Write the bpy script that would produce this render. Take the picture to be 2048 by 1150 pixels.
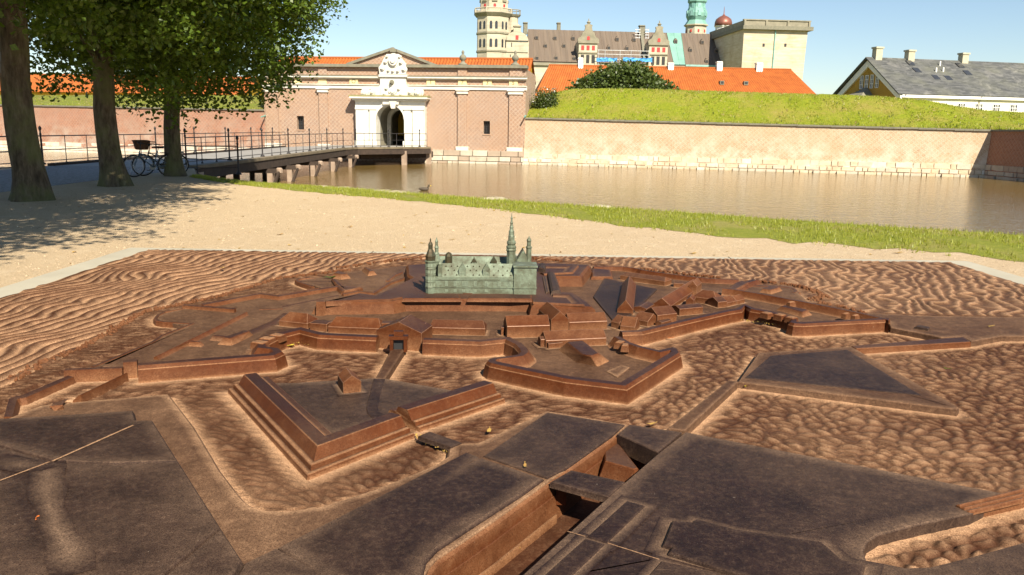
import bpy, bmesh, math, random
import numpy as np
from mathutils import Vector, Matrix
R = math.radians
random.seed(7); RNG = np.random.default_rng(7)
for o in list(bpy.data.objects): bpy.data.objects.remove(o)
SC = bpy.context.scene; COL = SC.collection

# ------------------------------------------------------------------ camera
EYE = 1.65; FPX = 1650.0; PITCH = math.atan(318/FPX); ROLL = math.atan(.016)
cp, sp_ = math.cos(PITCH), math.sin(PITCH); cr, sr = math.cos(ROLL), math.sin(ROLL)
V_R = Vector((1,0,0)); V_F = Vector((0,cp,-sp_)); V_D = Vector((0,-sp_,-cp))
cam = bpy.data.cameras.new('camera'); camo = bpy.data.objects.new('camera', cam); COL.objects.link(camo)
X = V_R*cr - V_D*sr; Y = -(V_R*sr + V_D*cr); Zc = -V_F
M = Matrix((X, Y, Zc)).transposed().to_4x4(); M.translation = (0,0,EYE)
camo.matrix_world = M
cam.sensor_width = 36; cam.lens = 36*FPX/2048; cam.clip_start = .05; cam.clip_end = 6000
SC.camera = camo
def ray(px, py):
    u, v = px-1024, py-575
    u0 = u*cr + v*sr; v0 = -u*sr + v*cr
    d = V_R*u0 + V_D*v0 + V_F*FPX
    return d.normalized()
def onz(px, py, z=0.0):                     # where a photo pixel meets the level z
    d = ray(px, py); t = (z-EYE)/d.z
    return Vector((d.x*t, d.y*t, z))
def ondepth(px, py, yy):                    # where it meets the vertical plane y = yy
    d = ray(px, py); t = yy/d.y
    return Vector((d.x*t, yy, EYE+d.z*t))
def hz(px): return 257 + .016*(px-1024)

# ------------------------------------------------------------------ world, sun
SUN_AZ, SUN_EL = R(23), R(41)               # azimuth measured from straight behind the camera towards the right
sdir = Vector((math.sin(SUN_AZ)*math.cos(SUN_EL), -math.cos(SUN_AZ)*math.cos(SUN_EL), math.sin(SUN_EL)))
W = bpy.data.worlds.new('World'); SC.world = W; W.use_nodes = True
nt = W.node_tree; bg = nt.nodes['Background']
sky = nt.nodes.new('ShaderNodeTexSky'); sky.sky_type = 'NISHITA'; sky.sun_disc = False
sky.sun_elevation = SUN_EL; sky.sun_rotation = math.atan2(sdir.x, sdir.y)
sky.air_density = 1.0; sky.dust_density = 0.25; sky.ozone_density = 2.2; sky.altitude = 0
nt.links.new(sky.outputs[0], bg.inputs[0]); bg.inputs[1].default_value = 0.066
L = bpy.data.lights.new('sun', 'SUN'); L.energy = 5.0; L.angle = R(.53); L.color = (1.0,.91,.75)
so = bpy.data.objects.new('sun', L); COL.objects.link(so); so.location = (40,-40,60)
so.rotation_euler = sdir.to_track_quat('Z','Y').to_euler()
SC.view_settings.view_transform = 'Standard'; SC.view_settings.look = 'None'
SC.view_settings.exposure = 1.0; SC.view_settings.gamma = 1.0
try: SC.view_settings.use_curve_mapping = False
except Exception: pass
SC.render.engine = 'CYCLES'

# ------------------------------------------------------------------ materials
MT = {}
class NB:
    def __init__(s, name):
        s.m = bpy.data.materials.new(name); s.m.use_nodes = True; s.t = s.m.node_tree
        s.b = s.t.nodes['Principled BSDF']; s.out = s.t.nodes['Material Output']; MT[name] = s.m
    def n(s, typ, **kw):
        x = s.t.nodes.new(typ)
        for k, v in kw.items():
            if hasattr(x, k): setattr(x, k, v)
        return x
    def l(s, a, b): s.t.links.new(a, b)
    def coord(s, kind='Object', scale=(1,1,1), rot=(0,0,0)):
        c = s.n('ShaderNodeTexCoord'); m = s.n('ShaderNodeMapping')
        m.inputs['Scale'].default_value = scale; m.inputs['Rotation'].default_value = rot
        s.l(c.outputs[kind], m.inputs[0]); return m.outputs[0]
    def noise(s, vec, scale, detail=4, rough=.55, dist=0):
        x = s.n('ShaderNodeTexNoise'); x.inputs['Scale'].default_value = scale; x.inputs['Detail'].default_value = detail
        x.inputs['Roughness'].default_value = rough; x.inputs['Distortion'].default_value = dist
        if vec is not None: s.l(vec, x.inputs['Vector'])
        return x.outputs[0]
    def ramp(s, fac, stops):
        x = s.n('ShaderNodeValToRGB'); e = x.color_ramp.elements
        while len(e) < len(stops): e.new(.5)
        for i, (p, c) in enumerate(stops):
            e[i].position = p; e[i].color = (c[0],c[1],c[2],1) if hasattr(c,'__len__') else (c,c,c,1)
        s.l(fac, x.inputs[0]); return x.outputs[0]
    def mix(s, fac, a, b, mode='MIX'):
        x = s.n('ShaderNodeMix', data_type='RGBA', blend_type=mode)
        for i, v in ((0,fac),(6,a),(7,b)):
            if hasattr(v,'is_linked') or hasattr(v,'links'): s.l(v, x.inputs[i])
            elif i == 0: x.inputs[0].default_value = v
            else: x.inputs[i].default_value = (v[0],v[1],v[2],1)
        return x.outputs[2]
    def math(s, op, a, b=0.0):
        x = s.n('ShaderNodeMath', operation=op)
        for i, v in ((0,a),(1,b)):
            if hasattr(v,'links'): s.l(v, x.inputs[i])
            else: x.inputs[i].default_value = v
        return x.outputs[0]
    def attr(s, name):
        x = s.n('ShaderNodeAttribute'); x.attribute_name = name; return x.outputs['Fac']
    def bump(s, h, strength=.5, dist=.01):
        x = s.n('ShaderNodeBump'); x.inputs['Strength'].default_value = strength; x.inputs['Distance'].default_value = dist
        s.l(h, x.inputs['Height']); s.l(x.outputs[0], s.b.inputs['Normal'])
    def col(s, c):
        if hasattr(c,'links'): s.l(c, s.b.inputs['Base Color'])
        else: s.b.inputs['Base Color'].default_value = (c[0],c[1],c[2],1)
    def set(s, rough=.7, metal=0, spec=.5):
        if hasattr(rough,'links'): s.l(rough, s.b.inputs['Roughness'])
        else: s.b.inputs['Roughness'].default_value = rough
        s.b.inputs['Metallic'].default_value = metal; s.b.inputs['Specular IOR Level'].default_value = spec

def simple(name, c, c2=None, scale=3, rough=.75, metal=0, bump=.15, bscale=30, bd=.01, spec=.4):
    b = NB(name); v = b.coord()
    n = b.noise(v, scale, 5, .6)
    c2 = c2 or tuple(x*.7 for x in c)
    b.col(b.mix(b.ramp(n, [(.3,0),(.7,1)]), c2, c)); b.set(rough, metal, spec)
    if bump: b.bump(b.noise(v, bscale, 3), bump, bd)
    return b.m

# bronze of the relief: brown patina, pale dust and painted ripple light by one attribute, pits
def bronze(name, base, base2, dust_lit_c, top=None, rough=.55, dustbias=0.0, scratch=0.0, mott=.25, spec=.12):
    b = NB(name); v = b.coord()
    big = b.noise(v, 1.1, 4, .6); mid = b.noise(v, 9, 6, .7); m2 = b.noise(v, 46, 5, .8); fine = b.noise(v, 190, 3, .85)
    c = b.mix(b.ramp(mid, [(.3,0),(.72,1)]), base, base2)
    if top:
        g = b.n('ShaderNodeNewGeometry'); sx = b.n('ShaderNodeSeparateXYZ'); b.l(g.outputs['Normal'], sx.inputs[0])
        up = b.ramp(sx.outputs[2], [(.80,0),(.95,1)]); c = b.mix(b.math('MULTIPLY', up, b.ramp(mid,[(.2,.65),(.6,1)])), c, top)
    d = b.attr('dust')
    pat = b.math('MULTIPLY', b.ramp(big, [(.45,0),(.70,1)]), .22)
    mt = b.math('MULTIPLY', b.ramp(m2, [(.46,0),(.74,1)]), mott)
    d2 = b.math('ADD', b.math('ADD', b.math('ADD', d, pat), mt), dustbias)
    d3 = b.math('MULTIPLY', d2, b.ramp(mid, [(.25,.45),(.7,1.15)]))
    d3 = b.math('MINIMUM', b.math('MULTIPLY', d3, b.ramp(fine, [(.34,.25),(.60,1.15)])), 1.0)
    d3 = b.math('MAXIMUM', d3, 0.0)
    c = b.mix(d3, c, dust_lit_c)
    if scratch:
        for rot, sc_, th in ((.45,(6,190,60),.66),(-.9,(4,120,60),.72)):
            s_ = b.ramp(b.noise(b.coord('Object', sc_, (0,0,rot)), 1.0, 6, .8), [(th-.05,0),(th+.05,1)])
            c = b.mix(b.math('MULTIPLY', s_, scratch), c, dust_lit_c)
    pits = b.ramp(b.noise(v, 300, 2, .9), [(.33,0),(.44,1)])
    c = b.mix(pits, tuple(x*.4 for x in base), c)
    sp = b.ramp(b.noise(v, 75, 3, .95), [(.70,0),(.75,1)])
    c = b.mix(b.math('MULTIPLY', sp, .55), c, (.52,.43,.34))
    b.col(c); b.set(b.ramp(d3, [(0,rough),(1,.9)]), 0, spec)
    b.bump(b.math('ADD', fine, b.math('MULTIPLY', m2, .8)), .45, .004)
    return b.m
bronze('bronze_water', (.036,.0130,.0066), (.070,.0255,.0122), (.50,.295,.165), None, .6, .0, 0, .18, .06)
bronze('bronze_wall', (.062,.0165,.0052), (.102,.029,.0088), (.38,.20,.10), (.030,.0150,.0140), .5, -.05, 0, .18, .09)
bronze('bronze_land', (.034,.0155,.0100), (.062,.0275,.0160), (.39,.23,.13), None, .6, .02, .25, .30, .06)
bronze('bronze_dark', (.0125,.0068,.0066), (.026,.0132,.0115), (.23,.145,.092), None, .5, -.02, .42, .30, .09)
simple('bronze_worn', (.22,.11,.055), (.12,.05,.025), 60, .5, .2, .2, 200, .002)
def verdigris():
    b = NB('verdigris'); v = b.coord()
    n = b.noise(v, 14, 5, .65); f = b.noise(v, 70, 4, .7)
    c = b.ramp(n, [(.2,(.055,.048,.028)),(.42,(.105,.115,.072)),(.6,(.165,.20,.138)),(.8,(.25,.305,.22))])
    c = b.mix(b.ramp(f,[(.30,.45),(.5,1)]), (.08,.065,.04), c)
    b.col(c); b.set(.55,.25); b.bump(f,.3,.003)
verdigris()
simple('bronze_bare', (.085,.055,.028), (.06,.07,.042), 20, .42, .5, .2, 120, .002)
simple('bronze_pale', (.26,.30,.21), (.15,.18,.13), 60, .6, .1, .1)

def gravel():
    b = NB('gravel'); v = b.coord()
    big = b.noise(v,.22,5,.6); f = b.noise(v,46,4,.85); f2 = b.noise(v,13,5,.75); f3 = b.noise(v,2.2,4,.7)
    c = b.ramp(f, [(.30,(.17,.11,.06)),(.44,(.47,.35,.215)),(.58,(.58,.445,.285)),(.74,(.74,.61,.43))])
    c = b.mix(b.math('MULTIPLY', b.ramp(big,[(.35,0),(.7,1)]),.30), c, (.40,.29,.18))
    c = b.mix(b.math('MULTIPLY', b.ramp(f2,[(.33,1),(.45,0)]),.55), c, (.26,.18,.11))
    c = b.mix(b.math('MULTIPLY', b.ramp(f3,[(.52,0),(.70,1)]),.30), c, (.66,.54,.38))
    b.col(c); b.set(.95,0,.2); b.bump(b.math('ADD',f,f2),.9,.02)
gravel()
def brick(name, cols, mortar, patch, pfac=.5, white=None, scale=1.0):
    b = NB(name); uv = b.coord('UV')
    t = b.n('ShaderNodeTexBrick'); b.l(uv, t.inputs['Vector'])
    t.inputs['Scale'].default_value = scale; t.inputs['Brick Width'].default_value = .25; t.inputs['Row Height'].default_value = .083
    t.inputs['Mortar Size'].default_value = .012; t.inputs['Mortar Smooth'].default_value = .2; t.inputs['Bias'].default_value = 0
    t.inputs['Color1'].default_value = (*cols[0],1); t.inputs['Color2'].default_value = (*cols[1],1); t.inputs['Mortar'].default_value = (*mortar,1)
    t.offset = .5
    n = b.noise(uv,.35,6,.65); n2 = b.noise(uv,2.3,5,.7)
    # paler headers in every course give the lozenge weave of the bond
    sx = b.n('ShaderNodeSeparateXYZ'); b.l(uv, sx.inputs[0])
    def tri(sgn):
        a = b.math('ADD', b.math('MULTIPLY', sx.outputs[0], 1/.36), b.math('MULTIPLY', sx.outputs[1], sgn/.36))
        fr = b.math('FRACT', a); return b.math('LESS_THAN', fr, .24)
    lz = b.math('MAXIMUM', tri(1), tri(-1))
    c = b.mix(b.math('MULTIPLY', lz, .42), t.outputs['Color'], mortar)
    c = b.mix(b.math('MULTIPLY', b.ramp(n,[(.40,0),(.66,1)]), pfac), c, patch)
    c = b.mix(b.math('MULTIPLY', b.ramp(n2,[(.28,1),(.45,0)]), .35), c, tuple(x*.55 for x in cols[0]))
    if white:
        w = b.ramp(b.noise(uv,.8,6,.7),[(.42,0),(.62,1)])
        hgt = b.ramp(b.math('MULTIPLY', b.math('ADD', sx.outputs[1], 1.0), .3),[(.0,1),(.75,.25),(1,.1)])
        c = b.mix(b.math('MULTIPLY', w, hgt), c, white)
    b.col(c); b.set(.9,0,.25)
    b.bump(b.math('ADD', b.math('MULTIPLY', t.outputs['Fac'], -1.0), b.math('MULTIPLY', n2, .6)), .6, .02)
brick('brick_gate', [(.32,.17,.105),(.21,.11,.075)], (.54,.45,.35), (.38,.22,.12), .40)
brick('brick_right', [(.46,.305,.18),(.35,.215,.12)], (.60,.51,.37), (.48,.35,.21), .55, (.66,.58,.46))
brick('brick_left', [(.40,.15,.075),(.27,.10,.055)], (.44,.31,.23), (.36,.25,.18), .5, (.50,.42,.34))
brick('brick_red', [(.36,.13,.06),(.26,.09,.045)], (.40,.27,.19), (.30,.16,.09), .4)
simple('stone_pale', (.70,.66,.56), (.52,.48,.40), 2.5, .85, 0, .3, 12, .02)
simple('portal_white', (.66,.64,.57), (.56,.53,.45), 2, .8, 0, .15, 20, .01)
simple('stone_yellow', (.72,.60,.30), (.62,.52,.27), 3, .85)
simple('chimney_stone', (.50,.46,.33), (.36,.33,.24), 2, .9)
simple('coping', (.15,.145,.11), (.23,.21,.15), 2.5, .9, 0, .4, 15, .03)
simple('moss_ledge', (.34,.31,.12), (.22,.20,.10), 3, .95, 0, .4, 15, .03)
simple('castle_trim', (.19,.175,.125), (.29,.26,.19), .8, .9, 0, .3, 4, .05)
def ashlar(name, c1, c2, c3):
    b = NB(name); v = b.coord(); sx = b.n('ShaderNodeSeparateXYZ'); b.l(v, sx.inputs[0])
    st = b.noise(b.coord('Object',(.25,.25,1.6)),1,5,.7); g = b.noise(v,.35,5,.65); f = b.noise(v,2.5,4,.7)
    c = b.mix(b.ramp(st,[(.35,0),(.65,1)]), c1, c2); c = b.mix(b.math('MULTIPLY',b.ramp(g,[(.5,0),(.72,1)]),.6), c, c3)
    row = b.math('LESS_THAN', b.math('FRACT', b.math('MULTIPLY', sx.outputs[2], 1/.62)), .10); c = b.mix(b.math('MULTIPLY',row,.22), c, tuple(x*.5 for x in c2))
    b.col(c); b.set(.9,0,.2); b.bump(f,.4,.08)
ashlar('castle_stone', (.54,.48,.36), (.40,.35,.26), (.27,.24,.18))
ashlar('castle_tower_stone', (.58,.52,.39), (.46,.38,.26), (.36,.27,.17))
simple('ink', (.16,.13,.08), None, 3, .8)
simple('red_shutter', (.52,.045,.04), (.42,.03,.03), 3, .6)
simple('dark_opening', (.035,.032,.03), (.02,.02,.02), 3, .5)
simple('window_glass', (.05,.055,.06), (.03,.03,.035), 3, .12, 0, 0)
def copper_roof():
    b = NB('copper_roof'); v = b.coord('UV')
    st = b.noise(b.coord('UV',(1.2,.05,1)),1,5,.7); n = b.noise(v,.25,4,.6)
    c = b.ramp(st,[(.3,(.105,.075,.055)),(.6,(.175,.125,.088)),(.8,(.23,.175,.125))])
    c = b.mix(b.math('MULTIPLY',n,.35),c,(.16,.15,.12)); b.col(c); b.set(.6,.15)
copper_roof()
simple('copper_green', (.20,.38,.31), (.14,.29,.24), .4, .65, .05, .2, 2, .03)
simple('copper_green_dark', (.13,.30,.27), (.30,.52,.45), .8, .6, .1, .2, 4, .03)
simple('copper_red', (.26,.10,.07), (.18,.07,.05), .7, .45, .3)
simple('lead_seam', (.20,.15,.105), None, 2, .6)
def tiles(name, c1, c2):
    b = NB(name); v = b.coord('UV'); n = b.noise(v,.9,5,.7); n2 = b.noise(v,5,3,.7)
    c = b.mix(b.ramp(n,[(.3,0),(.7,1)]), c1, c2)
    c = b.mix(b.math('MULTIPLY', b.ramp(n2,[(.35,1),(.5,0)]),.35), c, tuple(x*.45 for x in c1))
    sx = b.n('ShaderNodeSeparateXYZ'); b.l(v, sx.inputs[0])
    row = b.math('LESS_THAN', b.math('FRACT', b.math('MULTIPLY', sx.outputs[1], 1/.34)), .14)
    c = b.mix(b.math('MULTIPLY', row, .45), c, tuple(x*.4 for x in c1))
    b.col(c); b.set(.75,0,.3)
tiles('tile_orange', (.46,.135,.028), (.30,.078,.018))
simple('plaster_yellow', (.80,.50,.045), (.70,.42,.04), 1, .85)
simple('plaster_ochre', (.78,.50,.10), (.70,.44,.09), .6, .85)
simple('plaster_cream', (.78,.72,.55), (.72,.66,.48), .6, .85)
simple('plaster_white', (.82,.80,.74), (.74,.72,.66), 1, .8)
def slate():
    b = NB('slate_roof'); v = b.coord('UV')
    t = b.n('ShaderNodeTexBrick'); b.l(v,t.inputs['Vector']); t.inputs['Scale'].default_value = 1
    t.inputs['Brick Width'].default_value = .9; t.inputs['Row Height'].default_value = .35; t.inputs['Mortar Size'].default_value = .012
    t.inputs['Color1'].default_value = (.11,.11,.105,1); t.inputs['Color2'].default_value = (.05,.052,.05,1); t.inputs['Mortar'].default_value = (.05,.05,.05,1)
    n = b.noise(v,.35,6,.7,1.0); g = b.noise(v,.2,4,.6)
    c = b.mix(b.math('MULTIPLY', b.ramp(n,[(.55,0),(.75,1)]),.45), t.outputs['Color'], (.34,.32,.28))
    c = b.mix(b.math('MULTIPLY', b.ramp(g,[(.45,0),(.7,1)]),.4), c, (.17,.17,.11)); b.col(c); b.set(.7)
slate()
simple('iron', (.030,.030,.032), (.05,.04,.035), 8, .5, .3, .1)
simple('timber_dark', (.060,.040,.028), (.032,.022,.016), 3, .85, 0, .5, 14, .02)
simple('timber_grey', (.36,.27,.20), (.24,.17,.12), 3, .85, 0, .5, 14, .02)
simple('beam_top', (.22,.17,.11), (.12,.10,.06), 1.5, .9, 0, .4, 10, .02)
simple('asphalt_pale', (.30,.28,.25), (.24,.225,.20), .6, .9, 0, .3, 40, .005)
def cobble():
    b = NB('cobble'); v = b.coord(); t = b.n('ShaderNodeTexVoronoi'); t.inputs['Scale'].default_value = 7; b.l(v,t.inputs['Vector'])
    e = b.n('ShaderNodeTexVoronoi', feature='DISTANCE_TO_EDGE'); e.inputs['Scale'].default_value = 7; b.l(v,e.inputs['Vector'])
    c = b.mix(b.noise(v,3,4), (.17,.165,.16), (.25,.24,.225)); c = b.mix(b.ramp(e.outputs[0],[(.0,1),(.08,0)]), c, (.09,.075,.06))
    b.col(c); b.set(.7); b.bump(b.ramp(e.outputs[0],[(0,0),(.12,1)]),.8,.03)
cobble()
def concrete():
    b = NB('concrete'); v = b.coord(); n = b.noise(v,1.5,5,.6); f = b.noise(v,90,3,.8)
    c = b.mix(b.ramp(n,[(.3,0),(.7,1)]), (.33,.30,.235), (.42,.385,.30)); c = b.mix(b.ramp(f,[(.3,.4),(.5,0)]), c, (.33,.28,.2))
    b.col(c); b.set(.9,0,.2); b.bump(f,.3,.004)
concrete()
def bark():
    b = NB('bark'); v = b.coord('Object',(1,1,.28)); n = b.noise(v,9,6,.7); g = b.noise(b.coord(),1.6,4,.6); f = b.noise(v,40,4,.7)
    c = b.ramp(n,[(.3,(.045,.032,.02)),(.55,(.13,.10,.065)),(.75,(.22,.18,.125))])
    c = b.mix(b.math('MULTIPLY',b.ramp(g,[(.42,0),(.62,1)]),.6), c, (.15,.16,.055))
    b.col(c); b.set(.95,0,.2); b.bump(b.math('ADD',n,b.math('MULTIPLY',f,.5)),1.0,.05)
bark()
def leafmat(name, c1, c2, trans=.35):
    b = NB(name); v = b.coord(); n = b.noise(v,1.3,3,.6); oi = b.noise(v,23,2,.6)
    c = b.mix(b.ramp(oi,[(.3,0),(.7,1)]), c1, c2); c = b.mix(b.math('MULTIPLY',n,.3), c, tuple(x*.6 for x in c1))
    b.col(c); b.set(.45,0,.45)
    tr = b.n('ShaderNodeBsdfTranslucent'); ms = b.n('ShaderNodeMixShader'); ms.inputs[0].default_value = trans
    b.l(b.mix(.5, c, (c2[0]*1.6,c2[1]*1.5,c2[2]*.8)), tr.inputs[0]); b.l(b.b.outputs[0], ms.inputs[1]); b.l(tr.outputs[0], ms.inputs[2]); b.l(ms.outputs[0], b.out.inputs[0])
leafmat('leaf_lime', (.030,.070,.008), (.155,.225,.022), .38)
leafmat('leaf_bush', (.045,.075,.014), (.10,.13,.025), .25)
leafmat('grass_blade', (.20,.26,.02), (.38,.36,.05), .3)
leafmat('grass_far', (.18,.25,.015), (.34,.35,.03), .3)
leafmat('grass_dry', (.36,.27,.10), (.46,.36,.15), .2)
leafmat('petal', (.8,.76,.72), (.85,.8,.78), .2)
simple('dead_leaf', (.36,.24,.05), (.28,.15,.04), 30, .8, 0, 0)
simple('orange_leaf', (.50,.13,.015), (.36,.08,.01), 30, .7, 0, 0)
simple('yellow_leaf', (.62,.48,.05), (.5,.36,.05), 30, .7, 0, 0)
simple('soil', (.13,.085,.05), (.08,.05,.03), 2, .95, 0, .5, 20, .02)
def turf(name, c1, c2, c3, sc=1.0):
    b = NB(name); v = b.coord(); n = b.noise(v,.35*sc,5,.65); f = b.noise(v,4*sc,5,.75); ff = b.noise(v,22*sc,3,.8)
    c = b.mix(b.ramp(f,[(.3,0),(.68,1)]), c1, c2); c = b.mix(b.math('MULTIPLY',b.ramp(n,[(.45,0),(.68,1)]),.6), c, c3)
    c = b.mix(b.ramp(ff,[(.3,.5),(.5,0)]), c, tuple(x*.4 for x in c1))
    b.col(c); b.set(.95,0,.15); b.bump(b.math('ADD',f,ff),.8,.12/sc)
turf('turf_far', (.17,.23,.014), (.30,.31,.025), (.36,.27,.08))
turf('turf_left', (.15,.19,.025), (.23,.24,.05), (.24,.18,.08))
turf('turf_near', (.17,.21,.02), (.30,.30,.05), (.38,.29,.12), 2.5)
def water():
    b = NB('moat_water'); v = b.coord('Object',(1,1.6,1))
    b.col(b.mix(b.noise(v,.08,3), (.145,.090,.024), (.18,.115,.034))); b.set(.08,0,.17); b.b.inputs['Specular Tint'].default_value = (1,.80,.55,1); b.b.inputs['IOR'].default_value = 1.33
    h = b.math('ADD', b.noise(v,4.4,3,.5,.6), b.math('MULTIPLY', b.noise(v,1.1,3,.5), .9)); b.bump(h,.30,.06)
water()
simple('pebble_mix', (.52,.40,.26), (.20,.14,.09), 9, .9, 0, 0)
simple('paint_white', (.78,.78,.76), None, 3, .5)
simple('tyre', (.02,.02,.02), None, 3, .8)
simple('frame_blue', (.16,.22,.27), None, 3, .35, .2, 0)
simple('chrome', (.5,.5,.5), None, 3, .3, .8, 0)
simple('red_paint', (.50,.03,.03), None, 3, .4, 0, 0)
simple('wicker', (.16,.075,.035), (.08,.035,.015), 60, .85, 0, .6, 90, .004)
simple('blue_sheet', (.03,.22,.62), (.10,.36,.72), .6, .6)
simple('steel_pale', (.55,.56,.56), None, 3, .5, .2, 0)
simple('skin', (.55,.32,.22), None, 3, .6, 0, 0)
simple('cloth_pink', (.60,.25,.20), None, 3, .9); simple('cloth_white', (.80,.78,.74), None, 3, .9)
simple('cloth_tan', (.50,.36,.24), None, 3, .9); simple('cloth_dark', (.05,.05,.06), None, 3, .9); simple('hair_brown', (.10,.055,.03), None, 3, .8)
simple('boulder', (.42,.36,.25), (.26,.22,.14), 4, .9, 0, .4, 15, .02)
simple('duck_brown', (.10,.075,.05), (.05,.04,.03), 30, .8)

# ------------------------------------------------------------------ mesh helpers
def setp(o, label=None, cat=None, group=None, kind=None):
    if label: o['label'] = label
    if cat: o['category'] = cat
    if group: o['group'] = group
    if kind: o['kind'] = kind
    return o
class MB:
    def __init__(s): s.v = []; s.f = []; s.uv = {}
    def add(s, vs, fs, uvs=None):
        b = len(s.v); s.v += [tuple(p) for p in vs]
        for i, f in enumerate(fs):
            if uvs: s.uv[len(s.f)] = uvs[i]
            s.f.append(tuple(b+j for j in f))
    def quad(s, a, b, c, d, uv=None): s.add([a,b,c,d], [(0,1,2,3)], [uv] if uv else None)
    def box(s, c, sz, ax=None):                   # centre, full size, axes (x,y) horizontal
        ax = ax or Vector((1,0,0)); ay = Vector((-ax.y, ax.x, 0)); az = Vector((0,0,1)); c = Vector(c)
        P = [c+ax*(sz[0]/2*i)+ay*(sz[1]/2*j)+az*(sz[2]/2*k) for k in (-1,1) for j in (-1,1) for i in (-1,1)]
        s.add(P, [(0,2,3,1),(4,5,7,6),(0,1,5,4),(1,3,7,5),(3,2,6,7),(2,0,4,6)])
    def tube(s, a, b, r1, r2=None, n=8, cap=True):
        a, b = Vector(a), Vector(b); r2 = r1 if r2 is None else r2
        d = (b-a); 
        if d.length < 1e-9: return
        d.normalize(); u = d.orthogonal().normalized(); w = d.cross(u)
        P = [p+(u*math.cos(2*math.pi*i/n)+w*math.sin(2*math.pi*i/n))*r for p, r in ((a,r1),(b,r2)) for i in range(n)]
        F = [(i,(i+1)%n,n+(i+1)%n,n+i) for i in range(n)]
        if cap: F += [tuple(range(n-1,-1,-1)), tuple(range(n,2*n))]
        s.add(P, F)
    def lathe(s, c, prof, n=16, ax=None, sx=1.0, sy=1.0, rot=0.0):    # prof [(r,z)]
        c = Vector(c); P = []
        for r, z in prof:
            for i in range(n):
                a = 2*math.pi*i/n + rot; P.append(c+Vector((math.cos(a)*r*sx, math.sin(a)*r*sy, z)))
        F = []
        for k in range(len(prof)-1):
            for i in range(n):
                F.append((k*n+i, k*n+(i+1)%n, (k+1)*n+(i+1)%n, (k+1)*n+i))
        F += [tuple(range(n-1,-1,-1)), tuple((len(prof)-1)*n+i for i in range(n))]
        s.add(P, F)
    def prism(s, poly, z0, z1):                   # poly list of (x,y)
        poly = ccw(poly); n = len(poly)
        s.add([(p[0],p[1],z0) for p in poly]+[(p[0],p[1],z1) for p in poly],
              [tuple(range(n-1,-1,-1)), tuple(range(n,2*n))]+[(i,(i+1)%n,n+(i+1)%n,n+i) for i in range(n)])
    def build(s, name, mat, parent=None, smooth=False, **kw):
        me = bpy.data.meshes.new(name); me.from_pydata(s.v, [], s.f)
        if s.uv:
            ul = me.uv_layers.new(name='UVMap')
            for i, p in enumerate(me.polygons):
                if i in s.uv:
                    for k, li in enumerate(p.loop_indices): ul.data[li].uv = s.uv[i][k]
        return link(name, me, mat, parent, smooth, **kw)
def link(name, me, mat, parent=None, smooth=False, **kw):
    o = bpy.data.objects.new(name, me); COL.objects.link(o)
    if mat and not len(me.materials): me.materials.append(MT[mat])
    if smooth: me.polygons.foreach_set('use_smooth', [True]*len(me.polygons))
    if parent is not None:
        o.parent = parent; o.matrix_parent_inverse = PINV.get(parent.name, Matrix.Identity(4))
    setp(o, **kw); return o
PINV = {}
def empty(name, loc, label=None, cat=None, group=None):
    o = bpy.data.objects.new(name, None); COL.objects.link(o); o.location = loc; o.empty_display_size = .3
    PINV[o.name] = Matrix.Translation(-Vector(loc)); return setp(o, label, cat, group)
def copy_tree(o, parent=None):
    c = o.copy(); COL.objects.link(c)
    if parent is not None: c.parent = parent
    for ch in o.children: copy_tree(ch, c)
    return c
def area2(p): return sum(p[i][0]*p[(i+1)%len(p)][1]-p[(i+1)%len(p)][0]*p[i][1] for i in range(len(p)))
def ccw(p): return list(p) if area2(p) > 0 else list(p)[::-1]
def offs(path, d, closed):                        # shift a polyline to its left by d, mitred
    n = len(path); out = []
    for i in range(n):
        p = Vector(path[i][:2]); 
        a = Vector(path[(i-1)%n][:2]) if (closed or i > 0) else None
        b = Vector(path[(i+1)%n][:2]) if (closed or i < n-1) else None
        n1 = n2 = None
        if a is not None and (p-a).length > 1e-9: t = (p-a).normalized(); n1 = Vector((-t.y,t.x))
        if b is not None and (b-p).length > 1e-9: t = (b-p).normalized(); n2 = Vector((-t.y,t.x))
        if n1 is None and n2 is None: out.append(p); continue
        if n1 is None: m = n2
        elif n2 is None: m = n1
        else:
            m = n1+n2
            if m.length < .25: m = n1
            else: m = m/max(.35, (m.length**2)/2)
        out.append(p+m*d)
    return out
# ================================================================== ground, moat, road
WZ = -1.3
def sheet(name, poly, z, mat, **kw):
    m = MB(); m.add([(p[0],p[1],z) for p in ccw(poly)], [tuple(range(len(poly)))]); return m.build(name, mat, None, **kw)
def xy(p): return (p.x, p.y)
bank_px = [(395,352),(440,359),(500,366),(560,370),(600,372),(700,378),(800,386),(900,394),(1000,401),(1200,415),(1400,428),(1600,443),(1800,456),(2048,472)]
bank = [xy(onz(x,y,0)) for x, y in bank_px]
bank = [(-300,46),(-60,33),(-20,31.2),(-17.6,31.2),(-12.0,31.2)] + bank + [(40,-7),(400,-250)]
g = MB(); poly = [(400,-900),(-900,-900),(-900,100)] + bank
g.add([(p[0],p[1],0) for p in ccw(poly)], [tuple(range(len(poly)))])
g.build('ground', 'gravel', None, kind='structure')
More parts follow.
